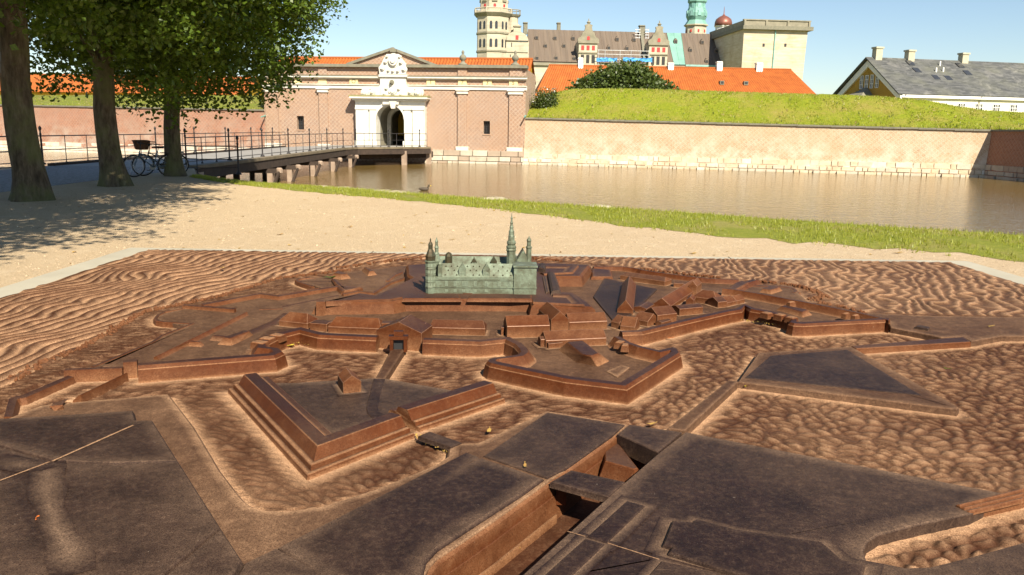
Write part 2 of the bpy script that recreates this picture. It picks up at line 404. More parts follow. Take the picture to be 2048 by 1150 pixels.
# bank falling to the water
m = MB()
out = offs(bank, 1.6, False); out = out if out[3][1] > bank[3][1] else offs(bank, -1.6, False)
for i in range(len(bank)-1):
    a, b, c, d = bank[i], bank[i+1], out[i+1], out[i]
    m.quad((a[0],a[1],0.0),(b[0],b[1],0.0),(c[0],c[1],WZ-.5),(d[0],d[1],WZ-.5))
m.build('moat_bank', 'soil', None, kind='structure')
sheet('moat_bed', [(-900,-10),(900,-300),(900,140),(-900,140)], WZ-.9, 'soil', kind='structure')
m = MB(); nx = 60
sheet('moat_water', [(-200,20),(-12,24),(12,4),(200,-130),(200,110),(-200,110)], WZ, 'moat_water', kind='structure')
road = [(-17.3,31.2),(-12.0,31.2),(-11.95,22),(-11.9,12),(-11.9,-60),(-17.3,-60)]
sheet('cobbled_road', road, .004, 'cobble', kind='structure')
# turf strip along the moat edge
low_px = [(380,354),(430,363),(480,370),(560,378),(620,384),(800,400),(900,409),(1100,432),(1300,457),(1500,476),(1700,492),(1900,508),(2048,522)]
low = [xy(onz(x,y,0)) for x, y in low_px] + [(14,7.0),(40,-12)]
bk = [Vector(p) for p in bank[5:]][:-1]
def at_len(path, t):
    L_ = [0]
    for a, b in zip(path, path[1:]): L_.append(L_[-1]+(Vector(b)-Vector(a)).length)
    d = t*L_[-1]
    for i in range(len(path)-1):
        if d <= L_[i+1] or i == len(path)-2:
            f = (d-L_[i])/max(1e-9,L_[i+1]-L_[i]); return Vector(path[i])*(1-f)+Vector(path[i+1])*f
low = [Vector(p) for p in low]
m = MB(); NT = 160
rows = []
for i in range(NT+1):
    t = i/NT; a = at_len(low, t); b = at_len(bk, t); d = (b-a)
    jig = random.uniform(-.10,.10)
    rows.append([(a.x-d.x*jig, a.y-d.y*jig, .004), ((a.x+b.x)/2,(a.y+b.y)/2,.03), (b.x,b.y,.012), (b.x+d.x*.25,b.y+d.y*.25,-.25), (b.x+d.x*.8,b.y+d.y*.8,WZ-.1)])
for i in range(NT):
    for k in range(4): m.quad(rows[i][k], rows[i+1][k], rows[i+1][k+1], rows[i][k+1])
m.build('turf_strip', 'turf_near', None, True, kind='structure')
def blades(name, pts, mat, hmin, hmax, w, n=2, parent=None, **kw):
    V = []; F = []
    for (x, y, z) in pts:
        for _ in range(n):
            a = random.random()*6.283; h = random.uniform(hmin,hmax); lx, ly = math.cos(a), math.sin(a); ln = random.uniform(.1,.8)*h; b = len(V); a2 = random.random()*6.283
            jx, jy = random.gauss(0,w*2), random.gauss(0,w*2)
            V += [(x+jx-lx*w,y+jy-ly*w,z-.01),(x+jx+lx*w,y+jy+ly*w,z-.01),(x+jx+math.cos(a2)*ln,y+jy+math.sin(a2)*ln,z+h)]; F.append((b,b+1,b+2))
    m = MB(); m.v = V; m.f = F; return m.build(name, mat, parent, **kw)
pts = []
for _ in range(21000):
    t = random.random()**.9; 
    if t > .62 and random.random() < .7: t = random.random()*.62
    a = at_len(low, t); b = at_len(bk, t); f = random.uniform(-.08,1.05)
    if f < .25 and random.random() < .45: continue
    if (math.sin(a.x*2.1)+math.sin(a.x*5.3+f*7)) > 1.05 and f < .6: continue
    p = a+(b-a)*f; pts.append((p.x,p.y,.012+.02*math.sin(max(0,min(1,f))*3.14)))
blades('grass', pts, 'grass_blade', .02, .075, .006, 3, label='short uneven grass growing along the near moat edge', cat='grass', kind='stuff')
for i, (px, py, r) in enumerate([(640,373,.22),(684,376,.26),(716,378,.20),(760,383,.30),(792,386,.36),(985,399,.34),(1195,414,.30),(1442,431,.16),(1745,453,.14)]):
    p = onz(px,py,0); m = MB(); rg = random.Random(i); N1 = 9; V = []; 
    for k in range(6):
        th = math.pi*k/5
        for j in range(N1):
            a = 6.283*j/N1; q = r*(1+rg.uniform(-.16,.16)); V.append((p.x+math.cos(a)*math.sin(th)*q*1.3, p.y+.05+math.sin(a)*math.sin(th)*q, -.03+math.cos(th)*q*.26))
    F = [(k*N1+j,(k+1)*N1+j,(k+1)*N1+(j+1)%N1,k*N1+(j+1)%N1) for k in range(5) for j in range(N1)]
    m.add(V, F); w = ['leftmost, nearest the bridge','second from the bridge','third from the bridge, the smallest of that row','fourth from the bridge','large flat one, fifth from the bridge','just left of the small castle spire','first one right of the small castle spire','small one on the right half','small one farthest right'][i]
    m.build('boulder', 'boulder', None, True, label='pale boulder at the moat edge, '+w, cat='boulder', group='boulders at the moat edge')
# ================================================================== facade tracing helper
class Face:
    def __init__(s, p, ang):                    # vertical plane through p, running to the right at angle ang
        s.o = Vector((p[0],p[1],0)); s.u = Vector((math.cos(ang),math.sin(ang),0)); s.n = Vector((s.u.y,-s.u.x,0))
    def st(s, px, py, d=0.0):                   # photo pixel -> (along, height) on the plane d metres in front
        r = ray(px, py); C = Vector((0,0,EYE)); o = s.o+s.n*d
        t = (o-C).dot(s.n)/r.dot(s.n); q = C+r*t
        return (q-s.o).dot(s.u), q.z
    def p(s, a, d, z): q = s.o+s.u*a+s.n*d; return Vector((q.x,q.y,z))
    def box(s, m, a0, a1, d0, d1, z0, z1, uv=False):
        P = [s.p(a,d,z) for z in (z0,z1) for d in (d0,d1) for a in (a0,a1)]
        F = [(0,1,3,2),(4,6,7,5),(2,3,7,6),(1,0,4,5),(0,2,6,4),(3,1,5,7)]
        U = None
        if uv:
            cc = [(a,d,z) for z in (z0,z1) for d in (d0,d1) for a in (a0,a1)]
            U = []
            for k, f in enumerate(F):
                U.append([((cc[i][0]+1000) if k in (2,3) else (cc[i][1]+1000 if k in (4,5) else cc[i][0]), cc[i][2] if k > 1 else cc[i][1]) for i in f])
        m.add(P, F, U)
    def rect(s, m, x0, y0, x1, y1, d0, d1, uv=False):   # pixel rectangle, traced at the front depth
        a0, z1 = s.st(x0,y0,max(d0,d1)); a1, z0 = s.st(x1,y1,max(d0,d1)); s.box(m, a0, a1, d0, d1, z0, z1, uv)
    def poly(s, m, pts, d0, d1, uv=False):      # outline [(a,z)] extruded from d0 to d1
        if area2(pts) < 0: pts = pts[::-1]
        n = len(pts); V = [s.p(a,d0,z) for a, z in pts]+[s.p(a,d1,z) for a, z in pts]
        lo, hi = (0, n) if d0 < d1 else (n, 0)
        F = [tuple(hi+i for i in range(n)), tuple(lo+i for i in range(n-1,-1,-1))]+[(lo+i,lo+(i+1)%n,hi+(i+1)%n,hi+i) for i in range(n)]
        cc = [(a,z) for a, z in pts]*2; U = None
        if uv: U = [[(cc[i][0]+1000,cc[i][1]) for i in f] for f in F]
        m.add(V, F, U)
    def ppoly(s, m, pts, d0, d1, uv=False): s.poly(m, [s.st(x,y,max(d0,d1)) for x, y in pts], d0, d1, uv)
def corr_roof(m, A, B, C, D, pitch=.33, amp=.10, seg=4):    # eave A->B, ridge D->C, ribs running up the slope
    A, B, C, D = map(Vector, (A,B,C,D)); W_ = (B-A).length; n = max(2, int(W_/pitch)); nrm = (B-A).cross(D-A).normalized()
    if nrm.z < 0: nrm = -nrm
    rows = 5; V = []; N_ = n*seg
    for j in range(rows+1):
        g_ = j/rows
        for i in range(N_+1):
            t = i/N_; ph = (i%seg)/seg; h = amp*(math.sin(ph*2*math.pi)*.5+.5); e = A.lerp(B,t); r = D.lerp(C,t); q = e.lerp(r,g_)+nrm*h; V.append(q)
    L_ = (D-A).length; F = []; U = []
    for j in range(rows):
        for i in range(N_):
            F.append((j*(N_+1)+i, j*(N_+1)+i+1, (j+1)*(N_+1)+i+1, (j+1)*(N_+1)+i)); t0, t1 = i/N_*W_, (i+1)/N_*W_; g0, g1 = j/rows*L_, (j+1)/rows*L_
            U.append([(t0,g0),(t1,g0),(t1,g1),(t0,g1)])
    m.add(V, F, U)
# ================================================================== moat walls, gatehouse
gp0 = onz(960,326.5,WZ); GF = Face((gp0.x,gp0.y), R(-6.5))
gsL = GF.st(530,250)[0]; gsR = GF.st(1050,250)[0]; gz = lambda py: GF.st(925,py)[1]
gate = empty('gatehouse', GF.p((gsL+gsR)/2,0,WZ), 'red brick gatehouse with white portal, pediment and pilasters at the bridge end', 'gatehouse')
z_cop, z_copb, z_cor1, z_cor0, z_fr, z_arch, z_cap, z_pb, z_st = gz(130),gz(136),gz(154),gz(159.6),gz(170.9),gz(179.6),gz(187.8),gz(293),gz(299.8)
wins = [(GF.st(593.5,233)[0],GF.st(607.5,233)[0],GF.st(600,259)[1],GF.st(600,232)[1]), (GF.st(967,240)[0],GF.st(980,240)[0],GF.st(973,268)[1],GF.st(973,242)[1])]
a_l, a_r = GF.st(757,240)[0], GF.st(812,240)[0]; z_sp = GF.st(785,239)[1]; z_deck = .02
m = MB()
xs_ = [gsL, wins[0][0], wins[0][1], a_l-.3, a_r+.3, wins[1][0], wins[1][1], gsR]
for i in range(len(xs_)-1):
    a0, a1 = xs_[i], xs_[i+1]
    if i == 1 or i == 5:
        w = wins[0 if i == 1 else 1]; GF.box(m,a0,a1,-.9,0,WZ-.6,w[2],True); GF.box(m,a0,a1,-.9,0,w[3],z_copb,True)
    elif i == 3: GF.box(m,a0,a1,-.9,0,z_sp+2.0,z_copb,True); GF.box(m,a0,a1,-.9,0,WZ-.6,-.15,True)
    else: GF.box(m,a0,a1,-.9,0,WZ-.6,z_copb,True)
GF.box(m,gsL,gsL+.9,-9,-.9,WZ,z_copb,True); GF.box(m,gsR-.9,gsR,-9,-.9,WZ,z_copb,True)
gw = m.build('wall','brick_gate',gate)
m = MB(); GF.ppoly(m,[(699,129.5),(785,98),(870,131.5)],-.9,.0,True); m.build('pediment','brick_gate',gate)
m = MB()
ap = GF.st(785,95); lf = GF.st(694,126.5); rf = GF.st(876,129.5); th = .22
for q in (lf, rf): GF.poly(m,[q,ap,(ap[0],ap[1]-th),(q[0],q[1]-th)],-.95,.22)
m.build('pediment_coping','coping',gate)
for nm, z0, z1, d, mt in (('coping',z_copb,z_cop,.35,'coping'),('cornice',z_cor0+.08,z_cor1,.32,'stone_pale'),('cornice_ledge',z_cor1,z_cor1+.07,.36,'coping'),('architrave',z_arch,z_fr-.06,.10,'portal_white'),('architrave_ledge',z_fr-.06,z_fr,.2,'stone_pale')):
    m = MB(); GF.box(m,gsL-.12,gsR+.12,-.95 if nm == 'coping' else -.05,d,z0,z1); m.build(nm,mt,gate)
m = MB(); GF.box(m,gsL-.05,gsR+.05,-.05,.18,z_cor0-.02,z_cor0+.08); m.build('cornice_moulding','stone_pale',gate)
for px0, px1 in ((534,559),(640,657),(916,934),(1018,1043)):
    a0, a1 = GF.st(px0,250)[0], GF.st(px1,250)[0]; m = MB()
    GF.box(m,a0,a1,-.05,.17,z_pb,z_cap,True); po = m.build('pilaster','brick_gate',gate)
    m = MB(); GF.box(m,a0-.10,a1+.10,.0,.26,z_cap,z_cap+(z_arch-z_cap)*.75); GF.box(m,a0-.18,a1+.18,.0,.34,z_cap+(z_arch-z_cap)*.75,z_arch-.005); m.build('capital','stone_pale',po)
    m = MB(); GF.box(m,a0-.14,a1+.14,.0,.30,z_st-.05,z_pb); m.build('base','stone_pale',po)
    m = MB(); GF.box(m,a0,a1,-.05,.14,z_cor1+.07,z_copb,True); m.build('attic_pier','brick_gate',po)
def text_mesh(name, txt, size, mat, parent, face, a, z, d):
    cu_ = bpy.data.curves.new(name,'FONT'); cu_.body = txt; cu_.size = size; cu_.extrude = .012; cu_.align_x = 'CENTER'; cu_.align_y = 'CENTER'
    to = bpy.data.objects.new('tmp',cu_); COL.objects.link(to); dg = bpy.context.evaluated_depsgraph_get(); me = bpy.data.meshes.new_from_object(to.evaluated_get(dg)); bpy.data.objects.remove(to)
    Mx = Matrix((face.u, Vector((0,0,1)), face.n)).transposed().to_4x4(); Mx.translation = face.p(a,d,z); me.transform(Mx)
    me.materials.clear(); return link(name, me, mat, parent)
zc = (z_fr+z_cor0)/2
for px, t in ((543,None),(595,None),(645,None),(708,'O'),(862,'1'),(925,'7'),(975,'3'),(1027,'5')):
    a = GF.st(px,165)[0]; m = MB(); GF.box(m,a-.36,a+.36,-.02,.10 if t else .05,z_fr+.01,z_cor0-.03); pn = m.build('date_panel','stone_yellow',gate)
    if t: text_mesh('numeral' if t != 'O' else 'letter', t, .46, 'ink', pn, GF, a, zc, .105)
for w in wins:
    m = MB(); GF.box(m,w[0],w[1],-.5,-.42,w[2],w[3]); wo = m.build('window','window_glass',gate)
    m = MB(); n_ = 3
    for k in range(1,3): GF.box(m,w[0]+(w[1]-w[0])*k/3-.02,w[0]+(w[1]-w[0])*k/3+.02,-.30,-.26,w[2],w[3])
    for k in range(1,5): GF.box(m,w[0],w[1],-.33,-.30,w[2]+(w[3]-w[2])*k/5-.015,w[2]+(w[3]-w[2])*k/5+.015)
    m.build('window_grille','iron',wo)
    m = MB(); GF.box(m,w[0]-.08,w[1]+.08,-.3,.06,w[2]-.10,w[2]); m.build('sill','brick_red',wo)
for px in (925,1030):
    a = GF.st(px,125)[0]; c = GF.p(a,-.2,z_cop); m = MB(); s = .9
    m.lathe(c,[(.42*s,0),(.42*s,.10),(.22*s,.2),(.14*s,.32),(.2*s,.38),(.3*s,.5),(.32*s,.62),(.28*s,.74),(.14*s,.84),(.1*s,.92),(.13*s,1.0),(.12*s,1.12),(.02,1.22)],14); m.build('finial','coping',gate,True)
# portal
port = MB(); z0 = -.1
pL, pR = GF.st(716,250)[0], GF.st(853,250)[0]; zpt = GF.st(785,202)[1]; zct = GF.st(785,193)[1]
am = (a_l+a_r)/2; rr = (a_r-a_l)/2; PD = .7
GF.box(port,pL,a_l,-.6,PD,z0,z_sp); GF.box(port,a_r,pR,-.6,PD,z0,z_sp)
na = 14; arc = [(am-rr*math.cos(math.pi*i/na), z_sp+rr*math.sin(math.pi*i/na)) for i in range(na+1)]
for i in range(na):
    (x1_,z1_),(x2_,z2_) = arc[i], arc[i+1]
    GF.poly(port,[(x1_,z1_),(x2_,z2_),(x2_,zpt),(x1_,zpt)],-.6,PD)
GF.box(port,pL,a_l,-.6,PD,z_sp,zpt); GF.box(port,a_r,pR,-.6,PD,z_sp,zpt)
po = port.build('portal','portal_white',gate)
m = MB(); GF.box(m,pL-.35,pR+.35,-.3,PD+.55,zpt+.16,zct-.05); m.build('portal_cornice','stone_pale',po)
m = MB(); GF.box(m,pL-.18,pR+.18,-.3,PD+.3,zpt,zpt+.16); m.build('cornice_moulding','portal_white',po)
m = MB(); GF.box(m,pL-.38,pR+.38,-.3,PD+.58,zct-.05,zct+.06); m.build('mossy_ledge','moss_ledge',po)
for x0_, x1_ in ((718,742),(745,757),(813,826),(830,851)):
    a0, a1 = GF.st(x0_,250)[0], GF.st(x1_,250)[0]
    m = MB(); GF.box(m,a0,a1,PD-.01,PD+.14,.45,zpt-.75); GF.box(m,a0-.06,a1+.06,PD-.01,PD+.2,zpt-.75,zpt-.6); GF.box(m,a0-.1,a1+.1,PD-.01,PD+.26,z0,.45); m.build('pier','portal_white',po)
m = MB(); V_ = []
for i in range(na):
    for rad0, rad1 in ((rr+.0,rr+.22),):
        t0, t1 = math.pi*i/na, math.pi*(i+1)/na
        GF.poly(m,[(am-rad0*math.cos(t0),z_sp+rad0*math.sin(t0)),(am-rad0*math.cos(t1),z_sp+rad0*math.sin(t1)),(am-rad1*math.cos(t1),z_sp+rad1*math.sin(t1)),(am-rad1*math.cos(t0),z_sp+rad1*math.sin(t0))],PD-.01,PD+.10)
m.build('arch_moulding','portal_white',po)
m = MB(); GF.ppoly(m,[(778,202.5),(793,202.5),(789,217),(782,217)],PD,PD+.35); GF.rect(m,765,200,797,209,PD,PD+.28); m.build('keystone','stone_pale',po)
# carved upper stage
m = MB(); GF.rect(m,760,154,812,193,-.1,.35); GF.rect(m,757,148.5,814,154,-.1,.5)
GF.ppoly(m,[(760,170),(748,182),(735,191),(735,193.4),(760,193.4)],0,.32); GF.ppoly(m,[(812,170),(824,183),(838,192),(838,194),(812,194)],0,.32); m.build('portal_gable','portal_white',po)
def disc(m, px, py, rp, d0, d1, k=14, sq=1.0):
    a, z = GF.st(px,py,d1); r = rp*70/1650
    for f, dd in ((1.0,d1*.6),(.74,d1*.85),(.4,d1)): GF.poly(m,[(a+r*f*math.cos(6.2832*i/k),z+r*f*sq*math.sin(6.2832*i/k)) for i in range(k)],d0,dd)
for px in (728.5,836): m = MB(); disc(m,px,185,9.5,.1,.75); m.build('scroll','stone_pale',po)
for px in (744.5,820.5): m = MB(); disc(m,px,183.5,6.5,.1,.6,12,1.25); m.build('scroll','stone_pale',po)
m = MB(); disc(m,785,182,11,.2,.6,16,.8)
for px, py, r_ in ((772,176,4.5),(797,177,4.5),(768,187,4),(801,188,4),(779,190,3),(790,190.5,3)): disc(m,px,py,r_,.2,.55,10)
m.build('cartouche','portal_white',po)
m = MB(); disc(m,781.5,164,4.5,.3,.75,10,1.1); m.build('lion_mask','coping',po)
m = MB(); GF.ppoly(m,[(759,148),(757,135),(763,127),(768,116),(773,108),(797,108),(803,118),(811,128),(813,140),(811,148)],-.1,.4); disc(m,785,120,12,.2,.75,18,1.15)
for px, py, r_ in ((764,136,6),(807,138,6),(770,123,5),(801,124,5),(773,112,3.5),(798,113,3.5),(776,140,4),(795,141,4),(785,141,4)): disc(m,px,py,r_,.2,.62,10)
m.build('coat_of_arms','portal_white',po)
m = MB(); GF.ppoly(m,[(780,104),(778.5,98),(781,100),(783,97),(785.5,94),(788,97.5),(790,100.5),(792.5,98.5),(791,104.5)],-.05,.45); m.build('crown','coping',po)
# vaulted passage
m = MB(); Dp = 11; back = []
for i in range(na):
    (x1_,z1_),(x2_,z2_) = arc[i], arc[i+1]; m.quad(GF.p(x1_,-.55,z1_),GF.p(x2_,-.55,z2_),GF.p(x2_,-Dp,z2_),GF.p(x1_,-Dp,z1_))
m.quad(GF.p(a_l,-.55,z0),GF.p(a_l,-.55,z_sp),GF.p(a_l,-Dp,z_sp),GF.p(a_l,-Dp,z0)); m.quad(GF.p(a_r,-.55,z0),GF.p(a_r,-.55,z_sp),GF.p(a_r,-Dp,z_sp),GF.p(a_r,-Dp,z0))
m.add([GF.p(a_l,-Dp,z0),GF.p(a_r,-Dp,z0)]+[GF.p(x,-Dp,z) for x, z in reversed(arc)],[tuple(range(na+3))]); m.build('passage','castle_trim',gate)
m = MB(); m.quad(GF.p(a_l,PD,.012),GF.p(a_r,PD,.012),GF.p(a_r,-Dp,.012),GF.p(a_l,-Dp,.012)); m.build('passage_floor','asphalt_pale',gate)
m = MB()
for i in range(na):
    t0, t1 = math.pi*i/na, math.pi*(i+1)/na
    GF.poly(m,[(am-(rr-f)*math.cos(t),z_sp+(rr-f)*math.sin(t)) for t, f in ((t0,.02),(t1,.02),(t1,.35),(t0,.35))],-3.2,-2.7)
GF.box(m,a_l+.02,a_l+.35,-3.2,-2.7,0.02,z_sp); GF.box(m,a_r-.35,a_r-.02,-3.2,-2.7,0.02,z_sp); m.build('inner_arch','stone_pale',gate)
# granite courses under the gatehouse
rg = random.Random(3)
def course(face, a0, a1, z0, z1, d, wmin, wmax, mat, parent, name='stone_block', rough=.03):
    a = a0
    while a < a1-.05:
        w = min(rg.uniform(wmin,wmax), a1-a); 
        if a1-(a+w) < wmin*.4: w = a1-a
        dd = d+rg.uniform(-rough,rough); c = .02; m = MB(); x0_, x1_, y0_, y1_ = a+.012, a+w-.012, z0+.01, z1-.01
        j = [rg.uniform(0,.03) for _ in range(4)]
        P = [face.p(x0_,-.05,y0_),face.p(x1_,-.05,y0_),face.p(x1_,-.05,y1_),face.p(x0_,-.05,y1_),face.p(x0_+c,dd-j[0],y0_+c),face.p(x1_-c,dd-j[1],y0_+c),face.p(x1_-c,dd-j[2],y1_-c),face.p(x0_+c,dd-j[3],y1_-c)]
        m.add(P,[(4,5,6,7),(0,1,5,4),(1,2,6,5),(2,3,7,6),(3,0,4,7)]); m.build(name, mat if isinstance(mat,str) else rg.choice(mat), parent); a += w
simple('granite_a',(.50,.43,.33),(.38,.32,.24),2,.9,0,.3,14,.02); simple('granite_b',(.60,.53,.42),(.48,.42,.32),2,.9,0,.3,14,.02); simple('granite_c',(.40,.31,.23),(.32,.25,.18),2,.9,0,.3,14,.02); simple('granite_w',(.72,.66,.55),(.56,.48,.36),1.5,.9,0,.3,10,.02)
simple('granite_v',(.66,.56,.41),(.52,.41,.27),1.5,.9,0,.4,8,.03)
GR = ['granite_a','granite_b','granite_b','granite_c']
sA = GF.st(866,305)[0]; zm1, zm2 = gz(311.7), gz(321.5)
course(GF,sA,gsR,zm1,z_st,.34,.8,1.5,GR,gate); course(GF,sA-.3,gsR,zm2,zm1,.5,.7,1.6,GR,gate); course(GF,sA-.6,gsR+.1,WZ-.1,zm2,.7,.4,1.1,GR,gate,rough=.12)
# right curtain wall and its return
def moat_wall(label, pL, pR, zt, mat, ang=None, blocks='granite_w', zb1=.0, wmin=.6, wmax=1.3):
    F_ = Face(pL, math.atan2(pR[1]-pL[1], pR[0]-pL[0])); Lw = (Vector(pR)-Vector(pL)).length
    e = empty('moat_wall', F_.p(Lw/2,0,WZ), label, 'wall')
    m = MB(); n_ = max(2,int(Lw/3)); bat = .35
    for i in range(n_):
        a0, a1 = Lw*i/n_, Lw*(i+1)/n_; za, zb = zt[0]+(zt[1]-zt[0])*i/n_, zt[0]+(zt[1]-zt[0])*(i+1)/n_
        m.add([F_.p(a0,bat,WZ-.5),F_.p(a1,bat,WZ-.5),F_.p(a1,0,zb),F_.p(a0,0,za)],[(0,1,2,3)],[[(a0,WZ-.5),(a1,WZ-.5),(a1,zb),(a0,za)]])
        m.add([F_.p(a0,0,za),F_.p(a1,0,zb),F_.p(a1,-.8,zb),F_.p(a0,-.8,za)],[(0,1,2,3)],[[(a0,0),(a1,0),(a1,1),(a0,1)]])
    m.build('brickwork',mat,e)
    m = MB()
    n2 = int(Lw/1.2)
    for i in range(n2):
        a0, a1 = Lw*i/n2, Lw*(i+1)/n2; za = zt[0]+(zt[1]-zt[0])*(i+.5)/n2; m2 = MB(); F_.box(m2,a0+.008,a1-.008,-.55,.12,za+rg.uniform(-.01,.01),za+.13); m2.build('coping_stone','coping',e)
    course(F_,0,Lw,WZ+.52,WZ+.95,bat-.06,wmin*.6,wmax,blocks,e,rough=.03); course(F_,0,Lw,WZ+.20,WZ+.52,bat+.02,.35,1.0,blocks,e,rough=.05); course(F_,0,Lw,WZ-.15,WZ+.20,bat+.16,.3,.9,blocks,e,rough=.12)
    return F_, Lw
wR0 = GF.p(gsR-.02,-.15,0); wR1 = onz(1972,355,WZ); FR_ = None
tzL, tzR = ondepth(1060,238,wR0.y).z, ondepth(1972,262.5,wR1.y).z
RW, RWL = moat_wall('long pale brick moat wall right of the gatehouse with whitened foot', (wR0.x,wR0.y), (wR1.x,wR1.y), (tzL,tzR), 'brick_right', blocks=['granite_w','granite_b','granite_v','granite_v'])
dv = Vector((.10,-1.0)).normalized()*16
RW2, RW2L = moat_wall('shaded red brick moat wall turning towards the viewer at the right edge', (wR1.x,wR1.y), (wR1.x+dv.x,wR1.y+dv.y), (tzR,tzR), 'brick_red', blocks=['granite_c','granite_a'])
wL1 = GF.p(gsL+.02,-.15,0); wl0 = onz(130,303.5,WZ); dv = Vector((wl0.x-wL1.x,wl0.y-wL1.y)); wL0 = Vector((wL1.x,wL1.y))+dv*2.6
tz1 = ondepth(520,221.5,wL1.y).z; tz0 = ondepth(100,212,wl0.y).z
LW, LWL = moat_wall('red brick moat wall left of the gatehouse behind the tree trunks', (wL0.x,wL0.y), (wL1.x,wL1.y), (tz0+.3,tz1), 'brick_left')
# iron down-spouts at both gatehouse corners
for px0, sd, w in ((1051,-1,'right'),(531,-1,'left')):
    a, z = GF.st(px0,236)[0], GF.st(px0,234)[1]; m = MB(); m.tube(GF.p(a,.0,z+.1),GF.p(a,.9,z),.07,.06); m.build('water_spout','copper_green',gate)
# ---- turf ramparts
def turf_bank(name, face, L0, L1, prof, mat, n=60, lab=None, tuft=0, amp=.12, zt=None):
    # prof(a)-> list of (back, z)
    V = []; F = []; k = len(prof(L0))
    for i in range(n+1):
        a = L0+(L1-L0)*i/n
        for j, (b, z) in enumerate(prof(a)): V.append(face.p(a,-b,z+(random.uniform(-amp,amp)*.5 if 0 < j < k-1 else 0)))
    for i in range(n):
        for j in range(k-1): F.append((i*k+j,(i+1)*k+j,(i+1)*k+j+1,i*k+j+1))
    m = MB(); m.add(V,F); o = m.build(name, mat, None, True, kind='structure')
    if tuft:
        pts = []
        for _ in range(tuft):
            a = random.uniform(L0,L1); pr = prof(a); j = random.randrange(k-2); f = random.random()
            b = pr[j][0]*(1-f)+pr[j+1][0]*f; z = pr[j][1]*(1-f)+pr[j+1][1]*f; q = face.p(a,-b,z-.03); pts.append(tuple(q))
        blades('grass', pts[len(pts)//5:], 'grass_far', .04, .17, .03, 3, kind='stuff', label=lab, cat='grass'); blades('dry_grass', pts[:len(pts)//5], 'grass_dry', .04, .16, .03, 3, kind='stuff', label='dry straw coloured blades among '+lab, cat='grass')
    return o
cr_px = [(1052,206),(1075,199),(1100,190),(1125,181),(1150,178.5),(1250,177.5),(1350,180),(1500,185),(1620,188.5),(1760,193),(1850,201),(1910,212),(1970,221.5),(2048,226)]
BK = 7.5
crest = [RW.st(x,y,-BK) for x, y in cr_px]
def cz_(a):
    if a <= crest[0][0]: return crest[0][1]
    for (a0,z0_),(a1,z1_) in zip(crest,crest[1:]):
        if a <= a1: return z0_+(z1_-z0_)*(a-a0)/(a1-a0)
    return crest[-1][1]
def profR(a):
    zt = tzL+(tzR-tzL)*max(0,min(1,a/RWL)); c = cz_(a)
    return [(.3,zt+.08),(.8,zt+.22),(2.5,zt+(c-zt)*.30),(4.6,zt+(c-zt)*.62),(6.3,zt+(c-zt)*.88),(BK,c),(BK+2.5,c+.05),(BK+5,1.2)]
turf_bank('grass_rampart', RW, -1.2, RWL+22, profR, 'turf_far', 110, 'bright sunlit grass on the rampart above the pale wall', 15000)
def profL(a):
    zt = tz0+.3+(tz1-tz0-.3)*a/LWL; c = LW.st(300,191,-6)[1]
    return [(.3,zt+.08),(1.0,zt+.25),(3.5,zt+(c-zt)*.5),(6,c),(8,c),(11,1.2)]
wp = []
for _ in range(220):
    a_ = random.uniform(0,RWL+14); pr = profR(a_); j = random.choice([0,0,1,2,3]); f = random.random(); wp.append(tuple(RW.p(a_,-(pr[j][0]*(1-f)+pr[j+1][0]*f),pr[j][1]*(1-f)+pr[j+1][1]*f-.05)))
blades('weeds', wp, 'leaf_bush', .08, .28, .03, 4, kind='stuff', label='darker taller weeds dotted over the sunlit rampart grass', cat='weeds')
turf_bank('grass_rampart', LW, -5, LWL+1, profL, 'turf_left', 60, 'shorter yellowish grass on the rampart behind the trees', 8000)
sheet('fortress_ground', [xy(RW.p(RWL+30,-9,0)),xy(RW.p(0,-9,0)),xy(GF.p(gsL,-9,0)),xy(LW.p(0,-9,0)),(-400,140),(-2500,700),(-2500,4000),(2500,4000),(2500,300)], 1.15, 'turf_left', kind='structure')
# ================================================================== castle behind
cp0 = ondepth(1060,124,200); CF = Face((cp0.x,cp0.y), R(5))
castle = empty('castle', CF.p(26,0,1.2), 'sandstone castle with copper roofs, towers and green spire behind the rampart', 'castle')
GZ = 1.15
aL, zeL = CF.st(1057,124); aR, zeR = CF.st(1486,133); ze = (zeL+zeR)/2
RB = 9.0
r0, zrL = CF.st(1056,59,-RB); r1_, zrR = CF.st(1480,69,-RB); zr = (zrL+zrR)/2
m = MB(); CF.box(m,aL,aR,-2*RB,0,GZ,ze); m.build('wall','castle_stone',castle)
m = MB(); CF.box(m,aL,aR,-.1,.5,ze-.75,ze-.1); m.build('cornice','castle_trim',castle)
def slope(a, f, off=0.0): return CF.p(a,-RB*f+off,ze+(zr-ze)*f+off*.4)
def roofpatch(name, a0b, a1b, a0t, a1t, mat, seam=1.25):
    m = MB(); n_ = max(1,int((a1b-a0b)/seam))
    m.add([slope(a0b,0,.35),slope(a1b,0,.35),slope(a1t,1,.05),slope(a0t,1,.05)],[(0,1,2,3)],[[(a0b,0),(a1b,0),(a1t,13),(a0t,13)]])
    o = m.build(name,mat,castle); m = MB()
    for i in range(n_+1):
        b = a0b+(a1b-a0b)*i/n_; t = a0t+(a1t-a0t)*i/n_; p, q = slope(b,0,.38), slope(t,1,.08); m.tube(p,q,.05,.05,4,False)
    m.build('seam',mat if mat != 'copper_roof' else 'lead_seam',o); return o
g0b, g1b, g0t, g1t = CF.st(1347,128)[0], CF.st(1370,128)[0], CF.st(1333,66,-RB)[0], CF.st(1362,67,-RB)[0]
roof = roofpatch('roof', aL, g0b, r0, g0t, 'copper_roof'); roofpatch('roof', g0b, g1b, g0t, g1t, 'copper_green'); roofpatch('roof', g1b, aR, g1t, r1_, 'copper_roof')
